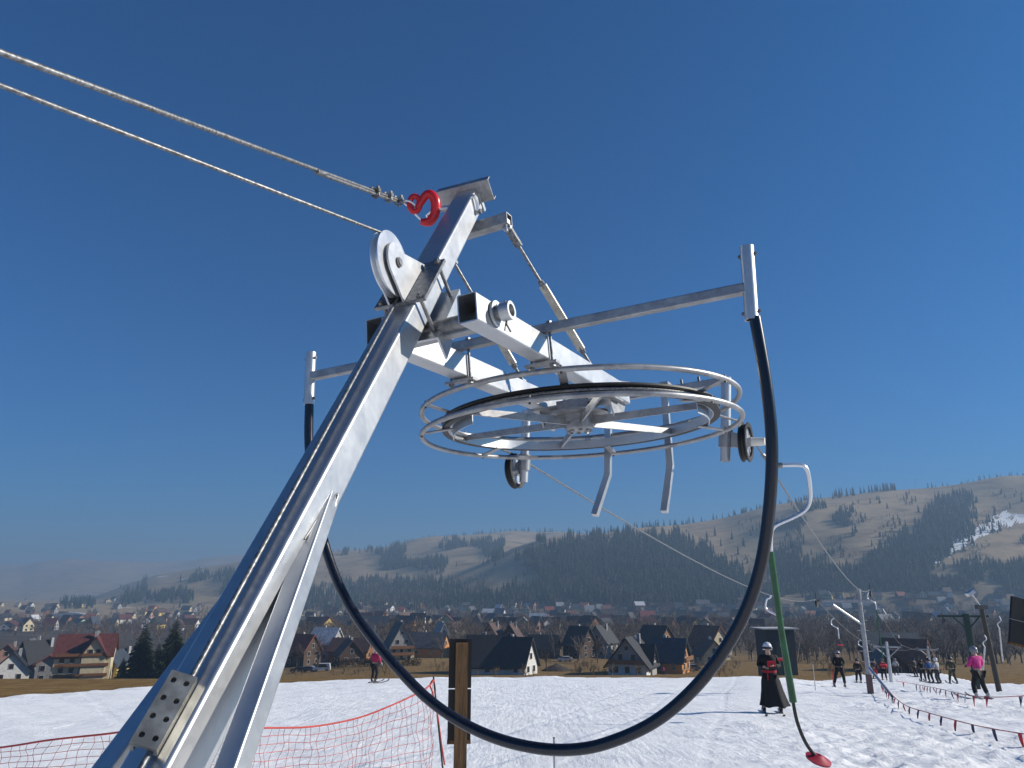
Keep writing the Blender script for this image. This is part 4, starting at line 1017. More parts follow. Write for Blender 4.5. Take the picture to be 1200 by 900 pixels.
# two big dark spruces beside the hotel, and a few garden trees
for px, Z, top, sd_, lab in ((163, 178., 728, 1, 'big dark spruce right of the yellow hotel, the left of a pair'), (199, 176., 722, 2, 'big dark spruce half hidden by the steel mast, the right of a pair'), (182, 186., 752, 3, 'lower dark spruce between the two big ones'), (142, 184., 770, 4, 'small dark bush-like spruce beside the yellow house')):
    b = on_ground(px, Z, -.3); h = up_to(b, top); t = thing('spruce_tree', b, lab, 'tree', 'dark spruces beside the hotel')
    m = spruce_detail(h, h*.31, sd_, 44, 30); m.build('crown', FOL, t, smooth=0, local=True, fix=False)
    MB().tube([(0, 0, -.5), (0, 0, h*.55), (0, 0, h*.96)], [.22, .12, .02], 8).build('trunk', BARK, t, local=True)
bproto = {}
def bare_tree(px, Z, h, seed, lab):
    b = on_ground(px, Z, -.2); t = thing('bare_tree', b, lab, 'tree', 'leafless garden trees in the first row')
    v, f = bare_arrays(h, seed, 90, .34, .055); MB().add(v, f).build('crown', TWIG, t, smooth=0, local=True, fix=False); MB().tube([(0, 0, -.4), (.1, 0, h*.4)], [.17, .1], 8).build('trunk', BARK, t, local=True)
for i, (px, Z, h, lab) in enumerate(((372, 205, 9, 'leafless tree in front of the house with the grey-white roof'), (347, 200, 8, 'leafless tree beside the orange-roofed house'), (404, 210, 6, 'leafless tree by the low brown house left of the hose'), (640, 185, 5, 'leafless tree in front of the low dark houses inside the hose loop'), (700, 200, 8, 'leafless tree left of the pale gabled house'), (830, 215, 8, 'leafless tree in front of the pale gable right of the orange house'), (862, 230, 8, 'leafless tree just left of the black hose at the right'), (480, 215, 7, 'leafless tree right of the tall A-frame house'), (12, 215, 8, 'leafless tree at the left edge among the houses'), (980, 220, 10, 'leafless tree behind the skier dressed in black'), (1090, 200, 10, 'leafless tree behind the queue at the lower lift station'), (1120, 210, 12, 'leafless tree behind the dark green T post'))):
    bare_tree(px, float(Z), h, 200+i, lab)

# ================================================================== the village
def wm(name, c, **k): return mat('wall_'+name, c, .85, 0, .12, 1.5, **k)
def rm(name, c, **k): return mat('roof_'+name, c, .7, 0, .25, 1.2, **k)
WALL = dict(cream=wm('cream', (.58, .50, .33)), white=wm('white', (.66, .66, .64)), yellow=wm('yellow', (.64, .48, .16)), wood=wm('wood', (.28, .13, .05)), dark=wm('dark_wood', (.075, .045, .03)), salmon=wm('salmon', (.46, .26, .2)), grey=wm('grey', (.34, .33, .32)), green=wm('pale_green', (.48, .58, .34)), orange=wm('orange', (.52, .24, .08)))
ROOF = dict(black=rm('black', (.016, .017, .022)), grey=rm('grey', (.10, .10, .105)), brown=rm('brown', (.085, .045, .035)), maroon=rm('maroon', (.11, .028, .024)), red=rm('red', (.30, .06, .035)), blue=rm('slate_blue', (.035, .05, .075)), pale=rm('pale_grey', (.36, .36, .36)), white=rm('white', (.6, .6, .62)), rust=rm('rust', (.24, .085, .05)))
FRAME = mat('window_frames', (.5, .46, .4), .6); GLASS = mat('window_glass', (.02, .025, .035), .12, 0, .2, 2); RAIL = mat('balcony_wood', (.20, .085, .03), .7); TRIM = mat('pale_trim', (.55, .5, .42), .7)
def gable_prism(w, d, hw, hr):
    x = w/2; y = d/2; v = [(-x, -y, -1), (x, -y, -1), (x, -y, hw), (0, -y, hw+hr), (-x, -y, hw), (-x, y, -1), (x, y, -1), (x, y, hw), (0, y, hw+hr), (-x, y, hw)]
    return MB().add(v, [(0, 1, 2, 3, 4), (9, 8, 7, 6, 5), (0, 5, 6, 1), (1, 6, 7, 2), (2, 7, 8, 3), (3, 8, 9, 4), (4, 9, 5, 0)])
def roof_mb(w, d, hw, hr, ov=.55, th=.22):
    m = MB(); x = w/2; k = hr/x; y = d/2+ov; xo = x+ov; zo = hw-k*ov+.02; zr = hw+hr+.02; n = math.sqrt(1+k*k)*th
    for s in (-1, 1):
        v = [(s*xo, -y, zo), (0, -y, zr), (0, -y, zr+n), (s*xo, -y, zo+n), (s*xo, y, zo), (0, y, zr), (0, y, zr+n), (s*xo, y, zo+n)]
        m.add(v, [(0, 1, 2, 3), (7, 6, 5, 4), (0, 4, 5, 1), (3, 2, 6, 7), (0, 3, 7, 4)])
    return m
def window(parent, c, nrm, w=1.0, h=1.2):
    c = np.array(c); n = unit(nrm); t = unit(np.cross(UP, n)); fr = MB().box(c+n*.03, (t, n, UP), (w/2+.1, .05, h/2+.1)).build('window', FRAME, parent, smooth=0, local=True)
    MB().box(c+n*.06, (t, n, UP), (w/2, .035, h/2)).build('pane', GLASS, fr, smooth=0, local=True)
def house(label, px, Z, yaw, w, d, hw, hr, wall, roof, base=None, sink=0., floors=1, front=2, attic=1, side=2, balc_front=0, balc_side=0, chim=1, dormer=None, name='village_house', group=None, upper=None, ov=.6, rwin=0):
    b = on_ground(px, Z, -sink); t = thing(name, b, label, 'house', group, R(yaw))
    if Z > 200: t.scale = (.86, .86, .88)
    gable_prism(w, d, hw, hr).build('wall', WALL[wall], t, smooth=0, local=True)
    rf = roof_mb(w, d, hw, hr, ov).build('roof', ROOF[roof], t, smooth=0, local=True)
    if upper: MB().add([(-w*.5*.98, -d/2-.05, hw), (w*.5*.98, -d/2-.05, hw), (0, -d/2-.05, hw+hr*.97)], [(0, 1, 2)]).add([(-w*.5*.98, -d/2-.012, hw), (0, -d/2-.012, hw+hr*.97), (w*.5*.98, -d/2-.012, hw)], [(0, 1, 2)]).build('gable_boarding', WALL[upper], t, smooth=0, local=True, fix=False)
    for k in range(chim): 
        cx = w*.14*(1 if k == 0 else -1); MB().abox(cx-.35, cx+.35, d*.12, d*.12+.7, hw+hr*.5, hw+hr+.9).build('chimney', WALL['grey'], rf, smooth=0, local=True)
    fh = hw/max(floors, 1)
    for f in range(floors):
        z = fh*(f+.58)
        for i in range(front):
            for sy in (-1, 1) if Z < 120 else (-1,): window(t, (w*((i+.5)/front-.5)*.9, sy*(d/2), z), (0, sy, 0))
        for i in range(side):
            for sx in (-1, 1): window(t, (sx*w/2, d*((i+.5)/side-.5)*.9, z), (sx, 0, 0))
    for i in range(attic): window(t, (w*.34*(i-(attic-1)/2), -d/2-(.05 if upper else 0), hw+hr*(.26 if attic > 1 else .30)), (0, -1, 0))
    if attic > 1: window(t, (0, -d/2-(.05 if upper else 0), hw+hr*.62), (0, -1, 0), .8, .9)
    for k in range(balc_front):
        z = fh*(k+1); m = MB().abox(-w*.46, w*.46, -d/2-1.0, -d/2-.01, z-.1, z+.05).abox(-w*.46, w*.46, -d/2-1.02, -d/2-.94, z+.05, z+.85); m.build('balcony', RAIL, t, smooth=0, local=True)
    for k in range(balc_side):
        z = fh*(k+1); m = MB().abox(w/2+.01, w/2+1.0, -d*.47, d*.47, z-.1, z+.05).abox(w/2+.94, w/2+1.02, -d*.47, d*.47, z+.05, z+.6); m.build('balcony', RAIL, t, smooth=0, local=True)
    if dormer:                                    # cross gable on the +x side: centre along y, width, wall height, rise, reach
        yc, dw, dh, dr, outw = dormer
        dm = gable_prism(dw, w/2+outw, dh, dr); 
        rot = lambda p: ((-p[1]+(w/2+outw)/2), p[0]+yc, p[2])
        q = MB(); q.v = [rot(p) for p in dm.v]; q.f = dm.f
        dob = q.build('cross_gable', WALL[upper or wall], t, smooth=0, local=True)
        dm = roof_mb(dw, w/2+outw, dh, dr, .5); q = MB(); q.v = [rot(p) for p in dm.v]; q.f = dm.f; q.build('gable_roof', ROOF[roof], dob, smooth=0, local=True)
        for z in (dh+dr*.18,):
            for i in (-1, 1): window(dob, (w/2+outw, yc+i*dw*.16, z), (1, 0, 0), 1., 1.1)
    for k in range(rwin):
        s_ = math.hypot(w/2, hr); u = np.array([w/2, 0, -hr])/s_; n = np.array([hr, 0, w/2])/s_; c = np.array([0, d*((k+.5)/rwin-.5)*.8, hw+hr])+u*s_*.5+n*.42
        MB().box(c, (u, (0, 1, 0), n), (.6, .4, .06)).build('skylight', GLASS, rf, smooth=0, local=True)
    return t
# first rows, left to right
house('large yellow hotel with maroon roof, cross gable and three rows of wooden balconies', 97, 184., -68, 10.5, 12.4, 7.0, 4.6, 'cream', 'maroon', sink=1.2, floors=3, front=0, attic=1, side=5, balc_side=3, chim=2, dormer=(2.4, 5.2, 7.2, 3.9, .7), name='hotel', upper='cream')
house('small bright yellow house with slate-blue roof between the hotel and the spruces', 139, 192., -20, 6.5, 8, 4.2, 3.4, 'yellow', 'blue', sink=.6, front=2)
house('red-walled house with brown roof at the left edge', 6, 205., 25, 8, 9, 5.5, 3.6, 'salmon', 'brown', floors=2, front=2)
house('white house with steep gable and pale upper wall, left of the hotel', 34, 225., 15, 8.5, 10, 5., 5.2, 'white', 'grey', floors=2, front=2)
house('low white house under a wide black roof at the lower left edge', 12, 190., 30, 8.5, 9, 2.8, 4.4, 'white', 'black', sink=.8, front=2)
house('dark-roofed house close to the left of the hotel', 45, 200., -30, 8, 10, 3.8, 5.2, 'grey', 'black', front=2)
house('grey plastered house with red roof just left of the hotel', 58, 192., 20, 6.0, 6, 4.8, 2.0, 'grey', 'red', sink=1., floors=2, front=2, attic=0)
house('house with bright orange-red roof and dark wooden walls, right of the mast', 354, 215., 60, 8, 9, 5., 4.6, 'dark', 'red', floors=2, front=2, dormer=(0, 4, 5.2, 3., .3))
house('house with large pale grey-white roof beside the orange-roofed house', 381, 228., 72, 9, 9.5, 6., 4.8, 'grey', 'white', floors=2)
house('long low house with brown roof left of the black hose', 412, 222., 80, 8.5, 14, 3.2, 3.8, 'wood', 'brown')
house('dark brown wooden house right behind the parked cars', 408, 205., 25, 8, 9, 3., 4.2, 'dark', 'brown')
house('dark-roofed house with pale gable seen just right of the hose', 434, 228., 10, 8, 9, 4.5, 5.2, 'cream', 'black', floors=2, balc_front=1)
house('tall steep A-frame house with grey roof and three balconies', 466, 212., 22, 8.6, 10, 4., 7.6, 'cream', 'grey', floors=2, front=3, attic=2, balc_front=2, upper='grey')
house('long hall with plain grey roof behind the brown fence', 502, 226., 76, 9, 13, 3.4, 4.4, 'orange', 'grey')
house('steep white A-frame house left of the dark board', 516, 238., 20, 7, 9, 3.6, 7., 'white', 'pale', floors=1, attic=2)
house('brown twin-gabled house above the dark barns, its left gable', 578, 226., -14, 7, 11, 6., 5., 'salmon', 'brown', floors=2, attic=2)
house('brown twin-gabled house above the dark barns, its right gable', 600, 228., -10, 6.5, 11, 6., 4.8, 'dark', 'brown', floors=2, attic=1, chim=2)
house('wide new barn with black roof and white base, just right of the dark board', 574, 170., 84, 9, 9.5, 2.8, 5.6, 'white', 'black', sink=.4, front=2, side=1, ov=.9)
house('narrow new house with steep black roof and pale posts, next to the wide black barn', 604, 168., 62, 6.4, 8, 2.8, 5.2, 'white', 'black', sink=.4, attic=1)
house('low house with black roof in the middle of the hose loop', 637, 222., 75, 8, 10, 3.2, 4., 'dark', 'black')
house('dark house with two steep black roofs, left one, behind the brown mound', 680, 222., 40, 8, 9, 4.4, 5.6, 'dark', 'black', floors=2)
house('dark house with tall black gable, right one, behind the brown mound', 706, 226., -30, 8, 10, 5., 5.2, 'grey', 'black', floors=2)
house('pale grey gabled house with dark trim, big windows and black roof, closest to the piste', 742, 166., -24, 8.6, 9.5, 3.1, 5.2, 'white', 'black', sink=.4, front=3, attic=2, balc_front=1, dormer=(1.0, 4.2, 3.4, 3.2, .4), upper='grey', ov=.95)
house('orange wooden house with slate-blue roof right of the pale gabled house', 786, 172., 62, 6.8, 7.5, 3.2, 4.4, 'orange', 'blue', sink=.3, front=2, balc_front=1)
house('tall house with brown roof behind the orange wooden house', 770, 220., 40, 9, 10, 5.4, 5., 'wood', 'black', floors=2)
house('dark house with red-brown roof and pale pink ridge left of the hose', 832, 216., 30, 10, 11, 4.6, 5.8, 'cream', 'rust', floors=2)
house('small house with cream gable in front of the red-brown roof', 832, 196., 8, 6.4, 7, 2.6, 3.4, 'cream', 'brown')
house('dark barn with long slate-blue roof at the lower lift station', 1048, 178., 84, 9, 11.5, 4.6, 3.8, 'dark', 'blue', front=2)
house('low hut with black gable in front of the slate-blue barn', 1040, 150., -8, 5.6, 6, 2.6, 2.6, 'dark', 'grey', sink=.3)
house('lift station house with rust-red roof slope', 1064, 152., 50, 7, 8, 3.6, 3.6, 'dark', 'rust', sink=.3)
house('long low white building far behind the robed skier', 912, 330., 84, 8, 17, 3.2, 1.6, 'white', 'pale')
# the dark flat-roofed cabin behind the green pole
b = on_ground(912, 132., -.4); h = up_to(b, 737); t = thing('dark_cabin', b, 'dark blue-grey cabin with a flat pale roof behind the green pole', 'cabin')
MB().box(np.array([0, 0, h/2])+b, ((1, .12, 0), (-.12, 1, 0), UP), (2.7, 2.2, h/2)).build('wall', mat('cabin_cladding', (.022, .035, .045), .6), t, smooth=0)
MB().box(np.array([0, 0, h+.12])+b, ((1, .12, 0), (-.12, 1, 0), UP), (3.5, 2.7, .11)).build('roof', mat('pale_flat_roof', (.5, .5, .5), .7), t, smooth=0)
MB().box(np.array([-.3, -2.24, h*.42])+b, ((1, .12, 0), (-.12, 1, 0), UP), (.5, .04, h*.36)).build('door', DKGREEN, t, smooth=0)
# the brown fence, mounds, cars
hd_ = [on_ground(x, Z, -.2) for x, Z in ((386, 196.), (492, 190.))]
t = thing('hedge', hd_[0], 'long brown clipped hedge behind the skier in pink and white', 'hedge')
hb3 = MB(); rr = random.Random(4); n = 60
for i in range(n):
    p = hd_[0]+(hd_[1]-hd_[0])*(i+.5)/n; p = np.array([p[0], p[1], gz(p[0], p[1])])
    for k in range(70):
        q = p+np.array([rr.uniform(-.5, .5), rr.uniform(-.5, .5), rr.uniform(.1, 2.0)]); d = unit((rr.gauss(0, 1), rr.gauss(0, 1), rr.gauss(0, .6))); s_ = unit(np.cross(d, (rr.random(), rr.random(), 1)))
        hb3.add([q-d*.16-s_*.07, q+d*.16-s_*.04, q+d*.12+s_*.1, q-d*.13+s_*.08], [(0, 1, 2, 3)])
hb3.build('leaves', mat('hedge_leaves', (.12, .08, .03), .9, 0, .5, 2), t, smooth=0, fix=False)
def car(px, Z, yaw, col, label, van=False):
    b = on_ground(px, Z, 0); t = thing('parked_car', b, label, 'car', 'cars parked behind the piste', R(yaw)); hgt = 1.9 if van else 1.45
    prof = [(-2.1, .35), (-2.15, .75), (-1.95, .95), (-1.25, 1.0), (-.65, hgt), (1.1 if not van else 1.9, hgt), (1.8 if not van else 2.1, 1.0), (2.1, .9), (2.12, .4)]
    MB().loft([[(x, -.82, z) for x, z in prof], [(x, -.86+.0, z*.999) for x, z in prof], [(x, .86, z) for x, z in prof]]).build('body', col, t, smooth=30, local=True)
    MB().loft([[(x, -.868, z) for x, z in ((-1.1, 1.02), (-.62, hgt-.1), (1.0, hgt-.1), (1.55, 1.02))], [(x, -.862, z) for x, z in ((-1.1, 1.02), (-.62, hgt-.1), (1.0, hgt-.1), (1.55, 1.02))]]).build('side_window', GLASS, t, smooth=0, local=True)
    MB().add([(-1.29, -.72, 1.03), (-1.29, .72, 1.03), (-.72, .66, hgt-.06), (-.72, -.66, hgt-.06)], [(0, 1, 2, 3)]).build('windscreen', GLASS, t, smooth=0, local=True, fix=False)
    for x in (-1.3, 1.3):
        for y in (-.78, .78):
            w_ = MB().cyl((x, y-.1, .32), (x, y+.1, .32), .32, 16).build('wheel', RUBBER, t, local=True); MB().cyl((x, y-.11, .32), (x, y+.11, .32), .17, 12).build('rim', GALVD, w_, local=True)
CB, CW, CG = mat('dark_blue_car_paint', (.02, .03, .06), .25), mat('white_car_paint', (.7, .7, .7), .25), mat('grey_car_paint', (.2, .21, .22), .25)
car(350, 186., 8, CB, 'dark blue car parked left of the white van'); car(361, 187., -5, CG, 'dark grey car parked right beside the white van'); car(377, 186., 6, CW, 'white van parked at the left end of the brown hedge', True)
car(662, 205., 0, CW, 'white car parked on the road inside the hose loop'); pass
car(810, 176., 0, CG, 'grey car parked at the edge of the piste right of the orange house')
for px, Z, w_, h_, lab in ((652, 176., 4.0, 1.7, 'dark heap of soil on the brown meadow inside the hose loop'),):
    b = on_ground(px, Z, -.2); m = MB(); rings = []
    for k in range(7):
        f_ = k/6; rings.append([b+np.array([w_*(1-f_**1.5)*math.cos(a)*(1+.12*math.sin(3*a+k)), w_*.7*(1-f_**1.5)*math.sin(a), h_*f_*(1+.1*math.sin(2*a))]) for a in np.linspace(0, 2*PI, 17)[:-1]])
    o = m.loft(rings).build('soil_heap', mat('dark_soil', (.06, .042, .03), .95, 0, .4, 1.5, .6, 4), None); tag(o, lab, 'soil heap')

# ------------------------------------------------------------------ the many small houses farther off
fw, fd, fh_, fr_ = 9., 10., 4.6, 5.2
def far_proto(w, d, hw, hr):
    t = thing('village_house', (0, 0, 0), 'x', 'house'); gable_prism(w, d, hw, hr).build('wall', WALL['cream'], t, smooth=0, local=True); roof_mb(w, d, hw, hr, .6, .3).build('roof', ROOF['black'], t, smooth=0, local=True)
    m = MB()
    for z in (1.6, 4.6):
        for x in (-w*.22, w*.22): m.box((x, -d/2-.03, z), ((1, 0, 0), (0, 1, 0), UP), (.75, .06, .75))
    m.split('window', GLASS, t, smooth=0, local=True); return t
PRO = [far_proto(8.5, 10, 5., 5.2), far_proto(10, 12, 5.4, 4.6), far_proto(7.5, 9, 4., 6.2)]
for t in PRO:
    for c in t.children:
        if c.name.startswith('wall') or c.name.startswith('roof'): c.material_slots[0].link = 'OBJECT'
WN = dict(cream='cream', white='white', yellow='yellow', wood='brown wooden', dark='dark wooden', salmon='pinkish', grey='grey', green='pale green', orange='orange')
RN = dict(black='black', grey='grey', brown='brown', maroon='maroon', red='red', blue='slate-blue', pale='pale grey', white='whitish', rust='rust-red')
wk = list(WALL); rk = list(ROOF); rnd = random.Random(11); placed = []; first = [True]*3
def zone(x):
    for lim, n in ((130, 'at the far left'), (235, 'just left of the mast'), (420, 'between the mast and the hose'), (560, 'in the left half of the hose loop'), (720, 'in the middle of the hose loop'), (880, 'in the right half of the hose loop'), (1000, 'behind the green pole')):
        if x < lim: return n
    return 'at the far right'
cand = []
for x0, x1, y0, y1, n in ((0, 300, 700, 740, 75), (300, 900, 711, 746, 190), (900, 1200, 697, 737, 65)):
    k = 0; tries = 0
    while k < n and tries < 6000:
        tries += 1; x = rnd.uniform(x0, x1); y = y0+(y1-y0)*rnd.random()**.85; s_ = 7 if y < 722 else 11
        if all(abs(x-a) > s_*.9 or abs(y-b_) > 4 for a, b_ in cand): cand.append((x, y)); k += 1
P, ok = hits([a for a, _ in cand], [b_ for _, b_ in cand])
for (x, y), p, k in zip(cand, P, ok):
    if not k or p[1] > 2600: continue
    i = rnd.randrange(3); t = PRO[i] if first[i] else copy_tree(PRO[i]); first[i] = False
    t.location = tuple(float(v) for v in (p[0], p[1], p[2]-.3)); t.rotation_euler = (0, 0, R(rnd.choice([rnd.uniform(-40, 45), rnd.uniform(60, 100)])))
    t.scale = (rnd.uniform(.7, 1.1), rnd.uniform(.7, 1.3), rnd.uniform(.62, 1.0))
    wn__ = rnd.choices(wk, [7, 6, 2, 4, 3, 2, 3, 1, 2])[0]; rn__ = rnd.choices(rk, [6, 5, 5, 3, 2, 3, 2, 1, 2])[0]
    for c in t.children:
        if c.name.startswith('wall'): c.material_slots[0].link = 'OBJECT'; c.material_slots[0].material = WALL[wn__]
        if c.name.startswith('roof'): c.material_slots[0].link = 'OBJECT'; c.material_slots[0].material = ROOF[rn__]
    dist = 'hazy far' if p[1] > 900 else ('small' if p[1] > 560 else 'mid-sized')
    tag(t, f'{dist} {WN[wn__]} house with {RN[rn__]} roof {zone(x)}', 'house', 'village houses in the valley')
# big pale curved hall roof in the haze at the left, and the mast on the right hill
q, _ = hits([82], [727], 60., 3000.); q = q[0]; t = thing('arched_hall', q, 'long pale arched hall in the hazy valley at the left', 'hall', None, R(8))
pr = [(-26*math.cos(a), 9*math.sin(a)**.9 if math.sin(a) > 0 else 0) for a in np.linspace(0, PI, 15)]
MB().loft([[(x, -8, z) for x, z in pr], [(x, 8, z) for x, z in pr]]).build('roof', mat('pale_hall_roof', (.42, .45, .48), .6), t, local=True)
P_ = crest_points(0, [1087], (-5, 0))[0]; t = thing('radio_mast', P_, 'thin radio mast standing on top of the right hill', 'mast')
MB().tube([np.array(P_)-UP, np.array(P_)+UP*24], [.5, .35], 8).build('pole', GALVD, t); MB().box(np.array(P_)+UP*22.5, ((1, 0, 0), (0, 1, 0), UP), (1.4, .5, .8)).build('antenna_platform', GALVD, t)
# snow lying in the streak down the right hill
def drape(label, poly, n=110):
    xs = [a for a, _ in poly]; y_ = [b_ for _, b_ in poly]; gx, gy = np.meshgrid(np.linspace(min(xs), max(xs), n*2), np.linspace(min(y_), max(y_), n)); k = inpoly(gx+3*np.sin(gy*.9+gx*.3)+2*np.sin(gx*1.3-gy*1.9), gy+2*np.sin(gx*.45)+1.2*np.sin(gx*1.7+gy), poly)
    P, ok = hits(gx.ravel(), gy.ravel()); P = P.reshape(n, n*2, 3)
    o = grid_mesh('snow_patch', P[..., 0], P[..., 1], P[..., 2]+.3, SNOW, keep=k & ok.reshape(k.shape)); tag(o, kind='structure'); return o
drape('', [(1058, 668), (1080, 654), (1100, 644), (1122, 628), (1150, 616), (1180, 598), (1186, 604), (1160, 622), (1130, 640), (1108, 652), (1088, 664), (1066, 672)])
drape('', [(1120, 625), (1170, 610), (1215, 602), (1215, 606), (1175, 618), (1130, 632)])
drape('', [(640, 640), (665, 640), (664, 650), (648, 652), (636, 646)])
# ================================================================== people
SKIN = mat('skin', (.52, .32, .24), .55, 0, .1, 10); HAIR = mat('dark_hair', (.03, .02, .015), .6); SKI = mat('ski_top', (.12, .12, .13), .4); GOG = mat('goggles', (.03, .03, .04), .15); BOOT = mat('ski_boot', (.06, .06, .065), .4); BOOTW = mat('pale_ski_boot', (.45, .45, .45), .4)
def cloth(name, c): return mat('cloth_'+name, c, .85, 0, .25, 14, .25, 22)
_tmp = bpy.data.scenes.new('tmp')
def skin_mesh(name, V, E, Rr, m, parent, root=0, sub=1):
    me = bpy.data.meshes.new('sk'); me.from_pydata([tuple(map(float, v)) for v in V], E, []); ob = bpy.data.objects.new('sk', me); _tmp.collection.objects.link(ob)
    md = ob.modifiers.new('skin', 'SKIN'); md.use_smooth_shade = True; md.branch_smoothing = .6
    for i, r in enumerate(Rr):
        sv = me.skin_vertices[0].data[i]; sv.radius = (r if hasattr(r, '__len__') else (r, r)); sv.use_root = (i == root)
    sb = ob.modifiers.new('sub', 'SUBSURF'); sb.levels = sub; sb.render_levels = sub
    _tmp.view_layers[0].update(); dg = _tmp.view_layers[0].depsgraph; nm = bpy.data.meshes.new_from_object(ob.evaluated_get(dg)); bpy.data.objects.remove(ob)
    nm.name = name; nm.materials.clear(); nm.materials.append(m); nm.polygons.foreach_set('use_smooth', [True]*len(nm.polygons))
    o = bpy.data.objects.new(name, nm); COL.objects.link(o); o.parent = parent; return o
BASE = dict(pel=(0, 0, .93), spi=(0, .02, 1.10), che=(0, .04, 1.32), nec=(0, .05, 1.49), hea=(0, .07, 1.60), top=(0, .06, 1.72), chin=(0, .13, 1.555),
            shL=(-.19, .03, 1.41), elL=(-.27, .06, 1.14), wrL=(-.24, .22, .98), shR=(.19, .03, 1.41), elR=(.27, .06, 1.14), wrR=(.24, .22, .98),
            hiL=(-.10, 0, .89), knL=(-.14, .09, .49), anL=(-.16, -.01, .11), hiR=(.10, 0, .89), knR=(.14, .09, .49), anR=(.16, -.01, .11))
def person(label, base, yaw, pose, jacket, pants, glove, helmet, group=None, skis=True, boot=BOOT, robe=None, hair=False, H_=1.76, detail=True, waist=None, sash=None):
    t = thing('person', base, label, 'person', group, R(yaw)); k = H_/1.80; J = {a: np.array(pose.get(a, v), float)*k for a, v in BASE.items()}
    def hand(s, V, E, Rr, wr_i):
        w = J['wr'+s]; d = unit(w-J['el'+s]); sd_ = unit(np.cross(d, UP)); up_ = np.cross(sd_, d); o = len(V)
        V.append(w+d*.07); Rr.append(.035); E.append((wr_i, o))
        for f_ in range(4):
            b = w+d*.10+sd_*(.024*(f_-1.5)); ln = (.055, .07, .065, .05)[f_]; i = len(V); V += [b, b+d*ln*.6-up_*.015, b+d*ln*.75-up_*.045]; Rr += [.010, .009, .008]; E += [(o, i), (i, i+1), (i+1, i+2)]
        i = len(V); V += [w+d*.04+sd_*.04, w+d*.085+sd_*.055]; Rr += [.011, .010]; E += [(o, i), (i, i+1)]
    # the continuous body
    V = [J['pel'], J['spi'], J['che'], J['nec'], J['hea'], J['top'], J['chin']]; E = [(0, 1), (1, 2), (2, 3), (3, 4), (4, 5), (4, 6)]; Rr = [.115, .115, .13, .055, .085, .065, .04]
    idx = {}
    for s in 'LR':
        i = len(V); V += [J['sh'+s], J['el'+s], J['wr'+s]]; Rr += [.055, .042, .03]; E += [(2, i), (i, i+1), (i+1, i+2)]; idx[s] = i+2
        i = len(V); V += [J['hi'+s], J['kn'+s], J['an'+s], J['an'+s]+np.array([0, .13, -.05])*k]; Rr += [.085, .055, .04, .035]; E += [(0, i), (i, i+1), (i+1, i+2), (i+2, i+3)]
    i = len(V); V.append(J['hea']+np.array([0, .105, -.01])*k); Rr.append(.016); E.append((4, i))
    for s in 'LR': hand(s, V, E, Rr, idx[s])
    skin_mesh('body', V, E, Rr, SKIN, t)
    V = [J['pel']+np.array([0, 0, .01]), J['spi'], J['che'], J['nec']-np.array([0, 0, .03])]; E = [(0, 1), (1, 2), (2, 3)]; Rr = [(.175, .135), (.165, .13), (.185, .14), .085]
    for s in 'LR':
        i = len(V); V += [J['sh'+s], J['el'+s], J['wr'+s]-unit(J['wr'+s]-J['el'+s])*.02]; Rr += [.085, .068, .055]; E += [(2, i), (i, i+1), (i+1, i+2)]
    skin_mesh('jacket', V, E, Rr, jacket, t)
    V = [J['pel']-np.array([0, 0, .03])]; E = []; Rr = [(.165, .125)]
    for s in 'LR':
        i = len(V); V += [J['hi'+s]-np.array([0, 0, .03]), J['kn'+s], J['an'+s]+np.array([0, 0, .06])]; Rr += [.11, .085, .075]; E += [(0, i), (i, i+1), (i+1, i+2)]
    skin_mesh('trousers', V, E, Rr, pants, t)
    for s in 'LR':
        a = J['an'+s]; skin_mesh('boot', [a+np.array([0, -.03, .14]), a+np.array([0, -.03, .0]), a+np.array([0, .08, -.045]), a+np.array([0, .16, -.055])], [(0, 1), (1, 2), (2, 3)], [.062, .058, .05, .042], boot, t)
        if glove:
            V = [J['wr'+s]-unit(J['wr'+s]-J['el'+s])*.03]; E = []; Rr = [.045]; V.append(J['wr'+s]); Rr.append(.042); E.append((0, 1)); hand(s, V, E, Rr, 1); Rr = [Rr[0], Rr[1]]+[r*1.28 for r in Rr[2:]]; skin_mesh('glove', V, E, Rr, glove, t)
        if skis:
            m = MB(); sx = a[0]; P = []
            for y, z in ((-.72, .012), (-.4, .0), (.5, .0), (.80, .012), (.93, .06), (.98, .10)): P.append((y, z))
            rg = []
            for y, z in P:
                w_ = .05 if y > -.5 else .045
                if y > .9: w_ = .03
                rg.append([(sx-w_, y, z), (sx+w_, y, z), (sx+w_, y, z+.018), (sx-w_, y, z+.018)])
            m.loft(rg); m.box((sx, -.02, .04), ((1, 0, 0), (0, 1, 0), UP), (.035, .17, .022)); m.build('ski', SKI, t, local=True)
    hc = J['hea']+np.array([0, .0, .045])*k
    if helmet:
        m = MB(); rg = []
        for i in range(9):
            a = PI*.5*i/8; rr = .128*math.cos(a) if i < 8 else .004; rg.append([hc+np.array([rr*.93*math.cos(b), rr*1.08*math.sin(b)-.01, .125*math.sin(a)]) for b in np.linspace(0, 2*PI, 21)[:-1]])
        base_ = [hc+np.array([.12*math.cos(b), .13*math.sin(b)-.012, -.035-(.05 if math.sin(b) < .3 else 0)]) for b in np.linspace(0, 2*PI, 21)[:-1]]
        m.loft([base_]+rg); m.build('helmet', helmet, t, local=True)
        m = MB(); pts = [hc+np.array([.118*math.sin(a), .122*math.cos(a)-.0, -.025]) for a in np.linspace(-1.1, 1.1, 9)]; m.tube(pts, .034, 8); m.build('goggles', GOG, t, local=True)
    else:
        m = MB(); rg = []
        for i in range(7):
            a = PI*.5*i/6; rr = .105*math.cos(a) if i < 6 else .004; rg.append([hc+np.array([rr*math.cos(b), rr*1.1*math.sin(b)-.018, .10*math.sin(a)]) for b in np.linspace(0, 2*PI, 17)[:-1]])
